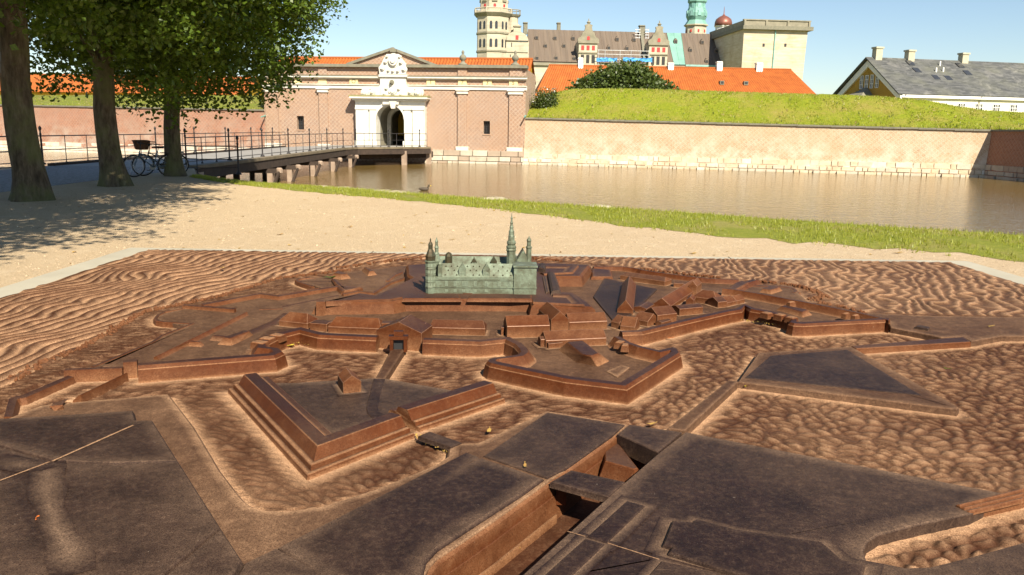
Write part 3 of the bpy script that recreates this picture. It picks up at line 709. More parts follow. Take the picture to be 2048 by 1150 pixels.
m = MB(); m.quad(CF.p(r0,-RB,zr),CF.p(r1_,-RB,zr),CF.p(r1_,-2*RB,ze),CF.p(r0,-2*RB,ze)); m.add([CF.p(r0,0,ze),CF.p(r0,-RB,zr),CF.p(r0,-2*RB,ze)],[(0,1,2)]); m.build('roof','copper_roof',castle)
m = MB(); CF.box(m,g1b,aR,.1,.75,ze-.25,ze+.15); m.build('gutter','copper_green_dark',castle)
def on_slope(px, py):                    # pixel -> (a, f) on the front roof slope
    lo, hi = 0, 1
    for _ in range(30):
        f = (lo+hi)/2; a, z = CF.st(px,py,-RB*f)
        if z > ze+(zr-ze)*f: lo = f
        else: hi = f
    return a, f
HX = [(940+x/7.314,y/7.314) for x, y in ((970,565),(1240,570),(1505,575),(1100,685),(1370,685),(975,865),(1255,862),(1520,872))]+[(1180+x/4.452,y/4.452) for x, y in ((238,358),(388,362),(163,435),(325,440),(757,378),(993,384),(888,455),(1118,465),(1030,556),(1262,562))]
for px, py in HX:
    a, f = on_slope(px,py); z = ze+(zr-ze)*f; d = -RB*f; w = .42; m = MB()
    V = [CF.p(a-w,d+.7,z-.25),CF.p(a+w,d+.7,z-.25),CF.p(a+w,d+.7,z+.45),CF.p(a,d+.7,z+1.0),CF.p(a-w,d+.7,z+.45),CF.p(a-w,d-1.0,z+.45),CF.p(a+w,d-1.0,z+.45),CF.p(a,d-1.0,z+1.0),CF.p(a-w,d-1.0,z-.25),CF.p(a+w,d-1.0,z-.25)]
    m.add(V,[(2,6,7,3),(3,7,5,4),(0,4,5,8),(1,9,6,2),(0,1,2,3,4)]); ho = m.build('roof_hatch','copper_roof',castle)
    m = MB(); CF.box(m,a-w*.75,a+w*.75,d+.68,d+.74,z-.15,z+.45); m.build('opening','dark_opening',ho)
GAB = [(1.0,0),(1.14,.05),(1.16,.16),(1.0,.24),(.84,.27),(.72,.38),(.66,.50),(.50,.55),(.40,.66),(.34,.80),(.40,.84),(.40,.90),(.22,.93),(0,1.0)]
def big_dormer(x0, x1, yb, yc, yt, D0=.9):
    a0, zc_ = CF.st(x0,yc,D0); a1, _ = CF.st(x1,yc,D0); zt = CF.st((x0+x1)/2,yt,D0)[1]; zb = ze-.6; am_ = (a0+a1)/2; hw = (a1-a0)/2
    m = MB(); CF.box(m,a0,a1,-6,D0,zb,zc_); d = m.build('dormer','castle_stone',castle)
    m = MB(); CF.poly(m,[(am_+x*hw,zc_+z*(zt-zc_)) for x, z in GAB]+[(am_-x*hw,zc_+z*(zt-zc_)) for x, z in reversed(GAB[:-1])],D0-.5,D0+.05); m.build('scrolled_gable','castle_trim',d)
    m = MB(); zt2 = zc_+(zt-zc_)*.6
    m.add([CF.p(a0,D0-.5,zc_),CF.p(a1,D0-.5,zc_),CF.p(am_,D0-.5,zt2),CF.p(a0,-8,zc_),CF.p(a1,-8,zc_),CF.p(am_,-8,zt2)],[(0,2,5,3),(1,4,5,2),(0,1,2)]); m.build('dormer_roof','copper_roof',d)
    m = MB(); CF.box(m,a0-.3,a1+.3,D0-.2,D0+.35,zc_-.25,zc_+.1); hgt = zc_-zb; CF.box(m,a0-.15,a1+.15,D0-.2,D0+.25,zb+hgt*.52,zb+hgt*.58); m.build('cornice','castle_trim',d)
    for k in (-1,0,1):
        ac = am_+k*hw*.58; m = MB(); CF.box(m,ac-hw*.16,ac+hw*.16,D0-.05,D0+.06,zb+hgt*.66,zb+hgt*.86); m.build('shutter','red_shutter',d)
        m = MB(); CF.box(m,ac-hw*.17,ac+hw*.17,D0-.05,D0+.05,zb+hgt*.10,zb+hgt*.46); m.build('window','dark_opening',d)
    m = MB(); h2 = zt-zc_; CF.poly(m,[(am_-hw*.15,zc_+h2*.12),(am_+hw*.15,zc_+h2*.12),(am_+hw*.15,zc_+h2*.26),(am_+hw*.08,zc_+h2*.31),(am_-hw*.08,zc_+h2*.31),(am_-hw*.15,zc_+h2*.26)],D0,D0+.12); m.build('shutter','red_shutter',d)
    m = MB(); c = CF.p(am_,D0-.2,zt-.1); m.lathe(c,[(.3,0),(.5,.25),(.3,.5),(.1,.6),(.12,.9),(.02,1.2)],8); m.build('finial','castle_trim',d)
big_dormer(1158,1195,124,84,46); big_dormer(1299,1336,124,88,50)
# octagonal tower on the left
def drum(m, cpx, d, r, z0, z1, n=8, rot=22.5, r2=None):
    a = CF.st(cpx,100,d)[0]; c = CF.p(a,d,0); m.lathe(c,[(r,z0),(r2 or r,z1)],n,rot=R(rot)+math.atan2(CF.u.y,CF.u.x))
def zat(px, py, d=0.0): return CF.st(px,py,d)[1]
TR = 29.5*200/1650/math.cos(R(22.5))*1.0
dT = -1.5; m = MB(); drum(m,985,dT,TR,GZ,zat(985,33,dT)); tw = m.build('octagonal_tower','castle_stone',castle)
for y0 in (68,104,120):
    m = MB(); z = zat(985,y0,dT); drum(m,985,dT,TR+.22,z-.18,z+.18); m.build('string_course','castle_trim',tw)
m = MB(); drum(m,985,dT,TR+.2,zat(985,35,dT),zat(985,29,dT),r2=TR+.8); drum(m,985,dT,TR+.8,zat(985,29,dT),zat(985,28,dT)); m.build('balcony','castle_trim',tw)
m = MB(); z0b, z1b = zat(985,28,dT), zat(985,19.5,dT); a = CF.st(985,100,dT)[0]; c = CF.p(a,dT,0); base = R(22.5)+math.atan2(CF.u.y,CF.u.x); RR = TR+.6
corners = [Vector((c.x+math.cos(base+R(45)*k)*RR,c.y+math.sin(base+R(45)*k)*RR,0)) for k in range(8)]
for k in range(8):
    p, q = corners[k], corners[(k+1)%8]; up = Vector((0,0,1)); m.tube(p+up*z1b,q+up*z1b,.13,.13,6); m.tube(p+up*(z0b+.05),q+up*(z0b+.05),.12,.12,6); m.tube(p+up*z0b,p+up*(z1b+.1),.16,.16,6)
    for j in range(1,8):
        w = p.lerp(q,j/8); m.lathe(w,[(.06,z0b),(.10,z0b+.35),(.05,z0b+.7),(.06,z1b)],5)
m.build('balustrade','castle_stone',tw)
m = MB(); drum(m,987,dT,TR*.87,zat(985,33,dT),zat(985,-6,dT)); m.build('upper_drum','castle_stone',tw)
m = MB(); zz = zat(985,-6,dT); drum(m,987,dT,TR*.95,zz,zz+.6); a = CF.st(987,100,dT)[0]; c = CF.p(a,dT,zz+.6); m.lathe(c,[(TR*.9,0),(TR*.8,1.6),(TR*.45,3.2),(TR*.42,5.5),(TR*.55,6.4),(TR*.3,8.2),(.3,10.5),(.1,14)],8,rot=base); m.build('spire','copper_green_dark',tw)
def face_panel(m, ctr, r_in, k, dx, w, z0, z1, arch=True, dep=.06):
    an = base+R(22.5)+R(45)*k; nx_ = Vector((math.cos(an),math.sin(an),0)); tx = Vector((-nx_.y,nx_.x,0)); o = ctr+nx_*(r_in+dep)
    h = z1-z0; O = [(-w,0),(w,0),(w,h*.82),(w*.6,h*.96),(0,h),(-w*.6,h*.96),(-w,h*.82)]
    V = [o+tx*(dx+x)+Vector((0,0,z0+z)) for x, z in O]+[o-nx_*(dep+.2)+tx*(dx+x)+Vector((0,0,z0+z)) for x, z in O]; n = len(O)
    m.add(V,[tuple(range(n)),tuple(range(2*n-1,n-1,-1))]+[(i,n+i,n+(i+1)%n,(i+1)%n) for i in range(n)])
a = CF.st(985,100,dT)[0]; cT = CF.p(a,dT,0); rin = TR*math.cos(R(22.5))
for k in range(8):
    an = base+R(22.5)+R(45)*k
    if math.sin(an) > .3: continue
    for (ya,yb) in ((60.5,45),(96.5,80)):
        for dx in (-.62,.62):
            m = MB(); face_panel(m,cT,rin,k,dx,.30,zat(985,ya,dT),zat(985,yb,dT)); m.build('window','window_glass',tw)
a = CF.st(987,100,dT)[0]; cU = CF.p(a,dT,0)
for k in range(8):
    an = base+R(22.5)+R(45)*k
    if math.sin(an) > .3: continue
    m = MB(); face_panel(m,cU,rin*.87,k,0,.30,zat(985,19,dT),zat(985,10.5,dT)); m.build('shutter','red_shutter',tw)
    m = MB(); face_panel(m,cU,rin*.87,k,0,.62,zat(985,6,dT),zat(985,1,dT),dep=.25); m.build('window_hood','castle_trim',tw)
# stair turret and gabled bay beside it
m = MB(); drum(m,1023,-2.5,1.45,GZ,zat(1023,33,-2.5),12); st_ = m.build('stair_turret','castle_stone',castle)
m = MB(); drum(m,1024,-2.5,1.7,zat(1023,34,-2.5),zat(1023,30,-2.5),12,r2=2.0)
m.build('balcony','castle_trim',st_)
m = MB(); a = CF.st(1024,100,-2.5)[0]; c = CF.p(a,-2.5,0); z0b, z1b = zat(1024,30,-2.5), zat(1024,21,-2.5)
for k in range(12):
    p = Vector((c.x+math.cos(R(30)*k)*1.85,c.y+math.sin(R(30)*k)*1.85,0)); q = Vector((c.x+math.cos(R(30)*(k+1))*1.85,c.y+math.sin(R(30)*(k+1))*1.85,0)); up = Vector((0,0,1)); m.tube(p+up*z1b,q+up*z1b,.1,.1,5); m.tube(p+up*z0b,p+up*z1b,.08,.08,5)
m.build('balustrade','castle_trim',st_)
m = MB(); CF.rect(m,1012,82,1057,124,-8,.6); a0 = CF.st(1012,120,.6)[0]; a1 = CF.st(1057,120,.6)[0]; CF.box(m,a0,a1,-8,.6,GZ,zat(1030,123,.6)); by = m.build('gabled_bay','castle_stone',castle)
m = MB(); CF.ppoly(m,[(1013,81),(1014,72),(1020,66),(1027,63),(1028,53),(1026,52),(1035,47),(1043,53),(1041,55),(1042,64),(1050,68),(1055,74),(1057,81)],-.2,.65); m.build('scrolled_gable','castle_stone',by)
m = MB(); CF.rect(m,1012,80,1057,82,-.2,.9); CF.rect(m,1012,103.5,1056,105,-.2,.8); CF.rect(m,1026.5,51,1043,53.5,-.2,.9); m.build('cornice','castle_trim',by)
m = MB(); CF.rect(m,1031.5,70.5,1037,79,.6,.75); m.build('shutter','red_shutter',by)
for x in (1022.5,1020): 
    m = MB(); CF.rect(m,x,85 if x > 1021 else 109,x+1.6,94 if x > 1021 else 114,.5,.64); m.build('window','dark_opening',by)
# chimneys
for x0_, x1_, y0_, y1_, d in ((1047.5,1055,44,60,-4),(1115,1121,44.5,63,-RB),(1280,1290,50,66,-RB+1.5)):
    m = MB(); CF.rect(m,x0_,y0_+2,x1_,y1_+8,d-1.2,d); CF.rect(m,x0_-.6,y0_,x1_+.6,y0_+2.5,d-1.4,d+.2); m.build('chimney','coping',castle)
m = MB()
a_t, f_t = on_slope(1283,67); a_b, f_b = on_slope(1287,116); p, q = slope(a_t,1,.3), slope(a_b,.05,.5); m.tube(p,q,.45,.55,4); m.build('chimney_flue','coping',castle)
# green spire, copper dome, big square tower
dS = -48; m = MB(); a = CF.st(1391.5,60,dS)[0]; c = CF.p(a,dS,0); k_ = (200+48)/1650
zz = lambda y: CF.st(1391.5,y,dS)[1]
m.lathe(c,[(20*k_,zz(140)),(20*k_,zz(54)),(23.5*k_,zz(52)),(23.5*k_,zz(50))],8,rot=base); sp = m.build('spire_tower','castle_stone',castle)
m = MB(); m.lathe(c,[(22.5*k_,zz(50)),(19*k_,zz(44.5)),(17*k_,zz(41)),(20*k_,zz(34)),(20.5*k_,zz(27)),(18*k_,zz(20)),(16*k_,zz(15)),(15.5*k_,zz(8)),(18.5*k_,zz(4)),(18*k_,zz(-4)),(13*k_,zz(-10)),(11*k_,zz(-30)),(13*k_,zz(-36)),(6*k_,zz(-50)),(1.2*k_,zz(-80)),(.3*k_,zz(-110))],8,rot=base); s2 = m.build('spire','copper_green',sp)
m = MB()
for k in range(8):
    an = base+R(22.5)+R(45)*k; nx_ = Vector((math.cos(an),math.sin(an),0)); 
    for ya, yb, r_ in ((17,8,15.2),(33,22,19.5)): m.box(c+nx_*(r_*k_*.93)+Vector((0,0,(zz(ya)+zz(yb))/2)),(.5,6*k_,(zz(yb)-zz(ya))),nx_)
m.build('louvre','copper_green_dark',s2)
m = MB()
for k in range(8):
    an = base+R(22.5)+R(45)*k; nx_ = Vector((math.cos(an),math.sin(an),0)); m.box(c+nx_*(18.6*k_)+Vector((0,0,zz(63))),(.3,3*k_,5*k_),nx_)
m.build('window','red_shutter',sp)
dD = -38; kd = 238/1650; a = CF.st(1446,60,dD)[0]; c = CF.p(a,dD,0); zz = lambda y: CF.st(1446,y,dD)[1]
m = MB(); m.lathe(c,[(15*kd,zz(120)),(15*kd,zz(55)),(17*kd,zz(53.5)),(17.5*kd,zz(52))],8,rot=base); dt = m.build('dome_tower','plaster_white',castle)
m = MB(); m.lathe(c,[(17.5*kd,zz(52)),(17*kd,zz(45)),(15*kd,zz(39)),(9*kd,zz(34)),(3*kd,zz(31)),(1*kd,zz(28)),(.25*kd,zz(13))],12); m.build('dome','copper_red',dt,True)
dK = 13.5; m = MB(); aK0 = CF.st(1485.5,100,dK)[0]; aK1 = CF.st(1610,100,dK)[0]; zK = CF.st(1540,60,dK)[1]
V = [CF.p(aK0,dK,GZ),CF.p(aK1-.5,dK,GZ),CF.p(aK1+.3,dK,zK),CF.p(aK0,dK,zK),CF.p(aK0,-10,GZ),CF.p(aK1-.5,-10,GZ),CF.p(aK1+.3,-10,zK),CF.p(aK0,-10,zK)]
m.add(V,[(0,1,2,3),(1,5,6,2),(5,4,7,6),(4,0,3,7),(3,2,6,7)]); kt = m.build('square_tower','castle_tower_stone',castle)
zp0, zp1 = CF.st(1540,52.5,dK)[1], CF.st(1540,42,dK)[1]
m = MB(); CF.box(m,aK0-.5,aK1+1.2,-10.5,dK+.9,zK,zp0); m.build('cornice','coping',kt)
m = MB(); 
CF.box(m,aK0-.3,aK1+.5,dK+.05,dK+.5,zp0,zp1); CF.box(m,aK0-.3,aK0+.1,-10,dK+.05,zp0,zp1); CF.box(m,aK1+.1,aK1+.5,-10,dK+.05,zp0,zp1); m.build('parapet','castle_trim',kt)
for i in range(4):
    m = MB(); b = aK0-.3+(aK1-aK0+.4)*i/3; CF.box(m,b,b+.4,dK+.5,dK+.75,zp0,zp1+.2); m.build('parapet_pier','castle_trim',kt)
m = MB(); CF.box(m,aK0-.45,aK1+.65,dK-.05,dK+.7,zp1,zp1+.22); m.build('parapet_cap','castle_trim',kt)
for px in (1527.5,1571):
    m = MB(); CF.rect(m,px-1.8,87,px+1.8,93,dK-.1,dK+.08); m.build('window','dark_opening',kt)
m = MB(); a = CF.st(1548,100,dK)[0]; m.tube(CF.p(a,dK+.15,zK),CF.p(a-.25,dK+.15,GZ),.14,.14,6); m.build('down_pipe','copper_green_dark',kt)
# scaffold with blue sheets against the roof
sc = empty('scaffold', CF.p(CF.st(1240,125,3)[0],3,GZ), 'scaffold with bright blue sheeting in front of the castle roof', 'scaffold')
for x0_, x1_ in ((1193,1234),(1246,1304)):
    a0, z1_ = CF.st(x0_,115,3); a1, z0_ = CF.st(x1_,124,3); m = MB(); n_ = 14; V = []
    for i in range(n_+1):
        a = a0+(a1-a0)*i/n_
        for j in range(4): V.append(CF.p(a,3+random.uniform(-.18,.18),z0_+(z1_-z0_)*j/3+random.uniform(-.1,.1)))
    m.add(V,[(i*4+j,(i+1)*4+j,(i+1)*4+j+1,i*4+j+1) for i in range(n_) for j in range(3)]); m.build('sheeting','blue_sheet',sc)
m = MB()
for px in (1197,1210,1240,1262,1280,1297):
    a = CF.st(px,110,2.6)[0]; m.tube(CF.p(a,2.6,GZ),CF.p(a,2.6,zat(px,100,2.6)),.06,.06,5)
for y in (100,108,118): m.tube(CF.p(CF.st(1195,y,2.6)[0],2.6,zat(1195,y,2.6)),CF.p(CF.st(1300,y,2.6)[0],2.6,zat(1195,y,2.6)),.06,.06,5)
m.build('frame','steel_pale',sc)
m = MB()
for px in (1272,1279,1292,1297):
    a = CF.st(px,70,-7)[0]; m.tube(CF.p(a,-7,zat(px,82,-7)),CF.p(a,-7,zat(px,56,-7)),.07,.07,5)
for y in (60,65,70,76): 
    for x0_, x1_ in ((1270,1281),(1290,1298)): m.tube(CF.p(CF.st(x0_,y,-7)[0],-7,zat(1284,y,-7)),CF.p(CF.st(x1_,y,-7)[0],-7,zat(1284,y,-7)),.09,.09,5)
fr = empty('chimney_scaffold', CF.p(CF.st(1285,80,-7)[0],-7,ze), 'pale scaffold cage round the dark chimney on the castle roof', 'scaffold'); m.build('frame','steel_pale',fr)
# ================================================================== tiled buildings
def long_house(name, label, F_, x0, x1, yr0, yr1, depth, zeave, hipL=0, hipR=0, wall='plaster_yellow', mat='tile_orange', pitch=.33, cat='building', eave=.35):
    rb = depth/2; a0, z0_ = F_.st(x0,yr0,-rb); a1, z1_ = F_.st(x1,yr1,-rb); zrg = (z0_+z1_)/2
    b0, b1 = a0-hipL, a1+hipR
    e = empty(name, F_.p((a0+a1)/2,-rb,GZ), label, cat)
    m = MB(); F_.box(m,b0+.2,b1-.2,-depth+.2,-.2,GZ-.3,zeave)
    if not hipR: F_.poly
    for (h, aa) in ((hipL,b0+.2),(hipR,b1-.2)):
        if not h: m.add([F_.p(aa,-.2,zeave),F_.p(aa,-depth+.2,zeave),F_.p(aa,-rb,zrg-.15)],[(0,1,2),(2,1,0)])
    m.build('wall',wall,e)
    m = MB()
    if mat == 'tile_orange': corr_roof(m,F_.p(b0,eave,zeave-.2),F_.p(b1,eave,zeave-.2),F_.p(a1,-rb,zrg),F_.p(a0,-rb,zrg),pitch)
    else:
        L_ = 9; m.add([F_.p(b0,eave,zeave-.2),F_.p(b1,eave,zeave-.2),F_.p(a1,-rb,zrg),F_.p(a0,-rb,zrg)],[(0,1,2,3)],[[(b0,0),(b1,0),(a1,L_),(a0,L_)]])
    m.add([F_.p(b1,-depth-eave,zeave-.2),F_.p(b0,-depth-eave,zeave-.2),F_.p(a0,-rb,zrg),F_.p(a1,-rb,zrg)],[(0,1,2,3)],[[(0,0),(9,0),(9,9),(0,9)]])
    if hipL: m.add([F_.p(b0,-depth-eave,zeave-.2),F_.p(b0,eave,zeave-.2),F_.p(a0,-rb,zrg)],[(0,1,2)],[[(0,0),(9,0),(4,9)]])
    if hipR: m.add([F_.p(b1,eave,zeave-.2),F_.p(b1,-depth-eave,zeave-.2),F_.p(a1,-rb,zrg)],[(0,1,2)],[[(0,0),(9,0),(4,9)]])
    ro = m.build('roof',mat,e)
    m = MB(); m.tube(F_.p(a0,-rb,zrg+.02),F_.p(a1,-rb,zrg+.02),.16,.16,6); m.build('ridge_cap',mat if mat != 'slate_roof' else 'coping',ro)
    return e, ro, (a0,a1,zrg,rb,zeave)
q = ondepth(1350,180,112); BF = Face((q.x,q.y), R(2.0))
e, ro, inf = long_house('tiled_casemate', 'long low building with bright orange tiled roof below the castle', BF, 1098, 1582, 130, 140.5, 10, BF.st(1500,196)[1], 2.2, 2.6)
for x0_, x1_, y0_, y1_ in ((1157,1166,116,139),(1337,1347,126,145),(1435,1444.5,123.5,142),(1514,1525,126,145)):
    m = MB(); BF.rect(m,x0_,y0_,x1_,y1_+4,-inf[3]-.3,-inf[3]+.5); BF.rect(m,x0_-.4,y0_-1,x1_+.4,y0_+1.5,-inf[3]-.4,-inf[3]+.6); m.build('chimney','plaster_white',e)
for px, py in ((1443,165),(1491,166)):
    f = .45; a, z = BF.st(px,py,-inf[3]*f); m = MB(); BF.box(m,a-.28,a+.28,-inf[3]*f-.3,-inf[3]*f+.35,z-.3,z+.22); so_ = m.build('roof_window','coping',ro); m = MB(); BF.box(m,a-.2,a+.2,-inf[3]*f+.34,-inf[3]*f+.37,z-.18,z+.14); m.build('pane','window_glass',so_)
# building right behind the gatehouse
BG = Face(GF.p(0,-6.5,0)[:2], R(-6.5))
e, ro, inf = long_house('tiled_guardhouse', 'orange tiled building with yellow gable just behind the gatehouse', BG, 560, 1066, 112.5, 123.0, 7, BG.st(900,150)[1]-.2, 0, 0, pitch=.30)
# long tiled range on the left behind the trees
q = ondepth(300,190,100); BL = Face((q.x,q.y), R(-2))
e, ro, inf = long_house('tiled_barracks', 'orange tiled range above the left rampart behind the tree trunks', BL, -140, 520, 147, 156, 11, BL.st(300,184)[1], 0, 0, wall='plaster_yellow', pitch=.36)
# ---- slate roofed house on the right
q = ondepth(1803,184,122); HF = Face((q.x,q.y), R(13)); zeh = HF.st(1803,184)[1]
house_e = empty('slate_house', HF.p(20,-7,GZ), 'yellow house with grey slate roof and three chimneys on the right', 'house')
Dh = 15.5; zrh = HF.st(1750,116,-Dh/2)[1]; Lh = 52; oe = .9
m = MB(); HF.box(m,0,Lh,-Dh,0,GZ-.5,zeh-.2); m.build('side_wall','plaster_cream',house_e)
m = MB(); V = [HF.p(-.03,0,GZ),HF.p(-.03,-Dh,GZ),HF.p(-.03,-Dh,zeh),HF.p(-.03,-Dh/2,zrh-.3),HF.p(-.03,0,zeh)]; m.add(V,[(0,1,2,3,4),(4,3,2,1,0)]); m.build('gable_wall','plaster_ochre',house_e)
m = MB(); a0 = -.8; L_ = 11
for sgn in (1,-1):
    d_e = .5 if sgn > 0 else -Dh-.5
    m.add([HF.p(a0,d_e,zeh-.25),HF.p(Lh,d_e,zeh-.25),HF.p(Lh,-Dh/2,zrh),HF.p(a0,-Dh/2,zrh)],[(0,1,2,3)],[[(0,0),(Lh,0),(Lh,L_),(0,L_)]])
hr_ = m.build('roof','slate_roof',house_e); sm = hr_.modifiers.new('s','SOLIDIFY'); sm.thickness = .15; sm.offset = -1
for sgn in (1,-1):
    m = MB(); d_e = .3 if sgn > 0 else -Dh-.3; w = 1.0
    P = [HF.p(-.35,d_e,zeh-.40),HF.p(-.35,-Dh/2,zrh-.2),HF.p(-.35,-Dh/2,zrh-1.3),HF.p(-.35,d_e,zeh-1.35)]; P2 = [p+HF.u*.3 for p in P]
    m.add(P+P2,[(0,1,2,3),(7,6,5,4),(0,3,7,4),(2,6,7,3),(0,4,5,1)]); m.build('barge_board','plaster_white',house_e)
m = MB(); HF.box(m,-.1,Lh,-.05,.42,zeh-.75,zeh-.3); m.build('eaves_band','plaster_white',house_e)
GFc = Face(HF.p(0,-Dh,0)[:2], math.atan2(-HF.n.y*-1,-HF.n.x*-1))
for k in range(4):
    d = -Dh/2+(-1.5+k)*1.25+.3; m = MB(); zw = zeh+.8
    P = lambda dd, z, o: HF.p(-.03-o,dd,z)
    def gbox(m, d0, d1, z0, z1, o0, o1):
        V = [P(d,z,o) for o in (o0,o1) for z in (z0,z1) for d in (d0,d1)]; m.add(V,[(4,5,7,6),(0,2,3,1),(0,1,5,4),(2,6,7,3),(0,4,6,2),(1,3,7,5)])
    gbox(m,d-.38,d+.38,zw,zw+2.0,-.1,.05); wo = m.build('window','window_glass',house_e); m = MB()
    for dd in (-.38,-.03,.32): gbox(m,d+dd,d+dd+.07,zw,zw+2.0,.05,.11)
    for z_ in (0,.65,1.3,1.93): gbox(m,d-.38,d+.38,zw+z_,zw+z_+.07,.05,.10)
    m.build('frame','plaster_white',wo)
m = MB(); gbox(m,-3.6,-.3,zeh-1.2,zeh-.95,0,.06); m.build('gable_band','plaster_white',house_e)
m = MB(); d0, d1 = -Dh/2-2.5, -Dh/2+1.5; gbox(m,d0,d1,GZ,zeh-.6,0,2.2); pw = m.build('porch','plaster_white',house_e)
m = MB(); zt = zeh-.6; V = [P(d0-.4,zt,-.0),P(d1+.4,zt,-.0),P(d1+.4,zt,2.6),P(d0-.4,zt,2.6),P(d0+1.3,zt+1.0,.9),P(d1-1.3,zt+1.0,.9),P(d0+1.6,zt+1.6,.0),P(d1-1.6,zt+1.6,.0)]
m.add(V,[(3,2,5,4),(2,1,7,5),(0,3,4,6),(4,5,7,6)]); m.build('porch_roof','coping',pw)
k = 0; aa = 4.2
while aa < Lh-2:
    m = MB(); HF.box(m,aa-.62,aa+.62,-.1,.03,zeh-2.9,zeh-1.35); wo = m.build('window','window_glass',house_e); m = MB()
    for x in (-.62,-.24,.02,.22,.56): HF.box(m,aa+x-.02,aa+x+.05,.03,.09,zeh-2.9,zeh-1.35)
    for z_ in (0,.5,1.0,1.48): HF.box(m,aa-.62,aa+.62,.03,.085,zeh-2.9+z_,zeh-2.9+z_+.07)
    m.build('frame','plaster_white',wo); aa += 3.05
for px in (1806,1958): 
    a = HF.st(px,200)[0]; m = MB(); m.tube(HF.p(a,.5,zeh-.4),HF.p(a,.12,zeh-1.1),.06,.06,6); m.tube(HF.p(a,.12,zeh-1.1),HF.p(a,.12,GZ),.06,.06,6); m.build('down_pipe','coping',house_e)
for px, yt, yb in ((1756,94,116),(1820.5,100,122),(1928,106,126)):
    a = HF.st(px,yt,-Dh/2)[0]; z1_ = HF.st(px,yt,-Dh/2)[1]; m = MB(); HF.box(m,a-.55,a+.55,-Dh/2-.5,-Dh/2+.5,zrh-.8,z1_-.25); HF.box(m,a-.68,a+.68,-Dh/2-.62,-Dh/2+.62,z1_-.25,z1_); m.build('chimney','chimney_stone',house_e)
def hslope(px, py):
    lo, hi = 0, 1
    for _ in range(30):
        f = (lo+hi)/2; a, z = HF.st(px,py,-Dh/2*f)
        if z > zeh-.2+(zrh-zeh+.2)*f: lo = f
        else: hi = f
    return a, f
for x, y in ((628,200),(675,252),(808,303),(893,307),(975,218),(1027,270)):
    px, py = 1640+x/3.485, 70+y/3.485; a, f = hslope(px,py); d = -Dh/2*f; z = zeh-.2+(zrh-zeh+.2)*f; s_ = (zrh-zeh)/(Dh/2); m = MB(); hh = .42
    V = [HF.p(a-.5,d+.5,z-.5*s_+.2),HF.p(a+.5,d+.5,z-.5*s_+.2),HF.p(a+.5,d-.5,z+.5*s_+.2),HF.p(a-.5,d-.5,z+.5*s_+.2)]; V2 = [v-Vector((0,0,.25)) for v in V]
    m.add(V+V2,[(0,1,2,3),(0,4,5,1),(1,5,6,2),(2,6,7,3),(3,7,4,0)]); m.build('roof_window','window_glass',hr_)
for x, y in ((835,205),(808,250),(857,248)):
    px, py = 1640+x/3.485, 70+y/3.485; a, f = hslope(px,py+3); d = -Dh/2*f; z = zeh-.2+(zrh-zeh+.2)*f; m = MB(); m.tube(HF.p(a,d,z-.2),HF.p(a,d,z+.7),.13,.13,8); m.build('vent_pipe','plaster_white',hr_)
# ================================================================== bronze relief model on its plinth
ZB = .41                                   # mean level of the cast water
ZM = dict(A=(0,480,2.926),B=(500,560,3.657),C=(960,500,3.413),D=(1440,480,3.368),E=(0,780,3.109),F=(320,740,2.805),G=(820,780,3.108),
          H=(1300,680,2.446),I=(0,680,6.39),J=(300,560,5.226),K=(520,490,5.75),L=(1160,510,6.0235),M=(1440,540,5.389),N=(960,600,4.876),
          O=(1040,980,5.689),P=(1700,940,5.477),Q=(1020,500,9.309),T=(0,0,1.0))
def tr(k, pts, z):                          # traced photo points -> plan points at height z above the cast water
    ox, oy, s = ZM[k]; out = []
    for x, y in pts:
        p = onz(ox+x/s, oy+y/s, ZB+z); out.append(Vector((p.x,p.y)))
    return out
def trz(z, *segs):
    out = []
    for k, pts in segs: out += tr(k, pts, z)
    return out
FLOORX0, FLOORX1, FLOORY0, FLOORY1 = -3.62, 4.36, 1.15, 8.12
plinth = MB()
x0, x1, y0, y1 = FLOORX0-.29, FLOORX1+.29, FLOORY0-.25, FLOORY1+.22
nr = 6
def rrect(a, b, c, d, r):
    out = []
    for cx, cy, a0 in ((b-r,c+r,-90),(b-r,d-r,0),(a+r,d-r,90),(a+r,c+r,180)):
        for k in range(nr+1):
            t = R(a0+90*k/nr); out.append((cx+r*math.cos(t), cy+r*math.sin(t)))
    return out
P = rrect(x0,x1,y0,y1,.06)
P = ccw(P); Pi = offs(P, .012, True); Pj = rrect(FLOORX0+.004,FLOORX1-.004,FLOORY0,FLOORY1-.004,.005); n = len(P)
rg = [(P,-.05),(P,.385),(Pi,.397),(Pj,.397),(Pj,.22)]
plinth.add([(p[0],p[1],z) for r_, z in rg for p in r_], [(k*n+i,k*n+(i+1)%n,(k+1)*n+(i+1)%n,(k+1)*n+i) for k in range(4) for i in range(n)]+[tuple(4*n+i for i in range(n))])
plo = plinth.build('plinth', 'concrete', None, label='pale concrete plinth forming a flat border round the bronze relief', cat='plinth')
jm = MB()
for xx in (-1.42, .38, 2.2): jm.box((xx, y1-.11, .3985), (.008,.215,.003))
jm.build('joint', 'soil', plo)

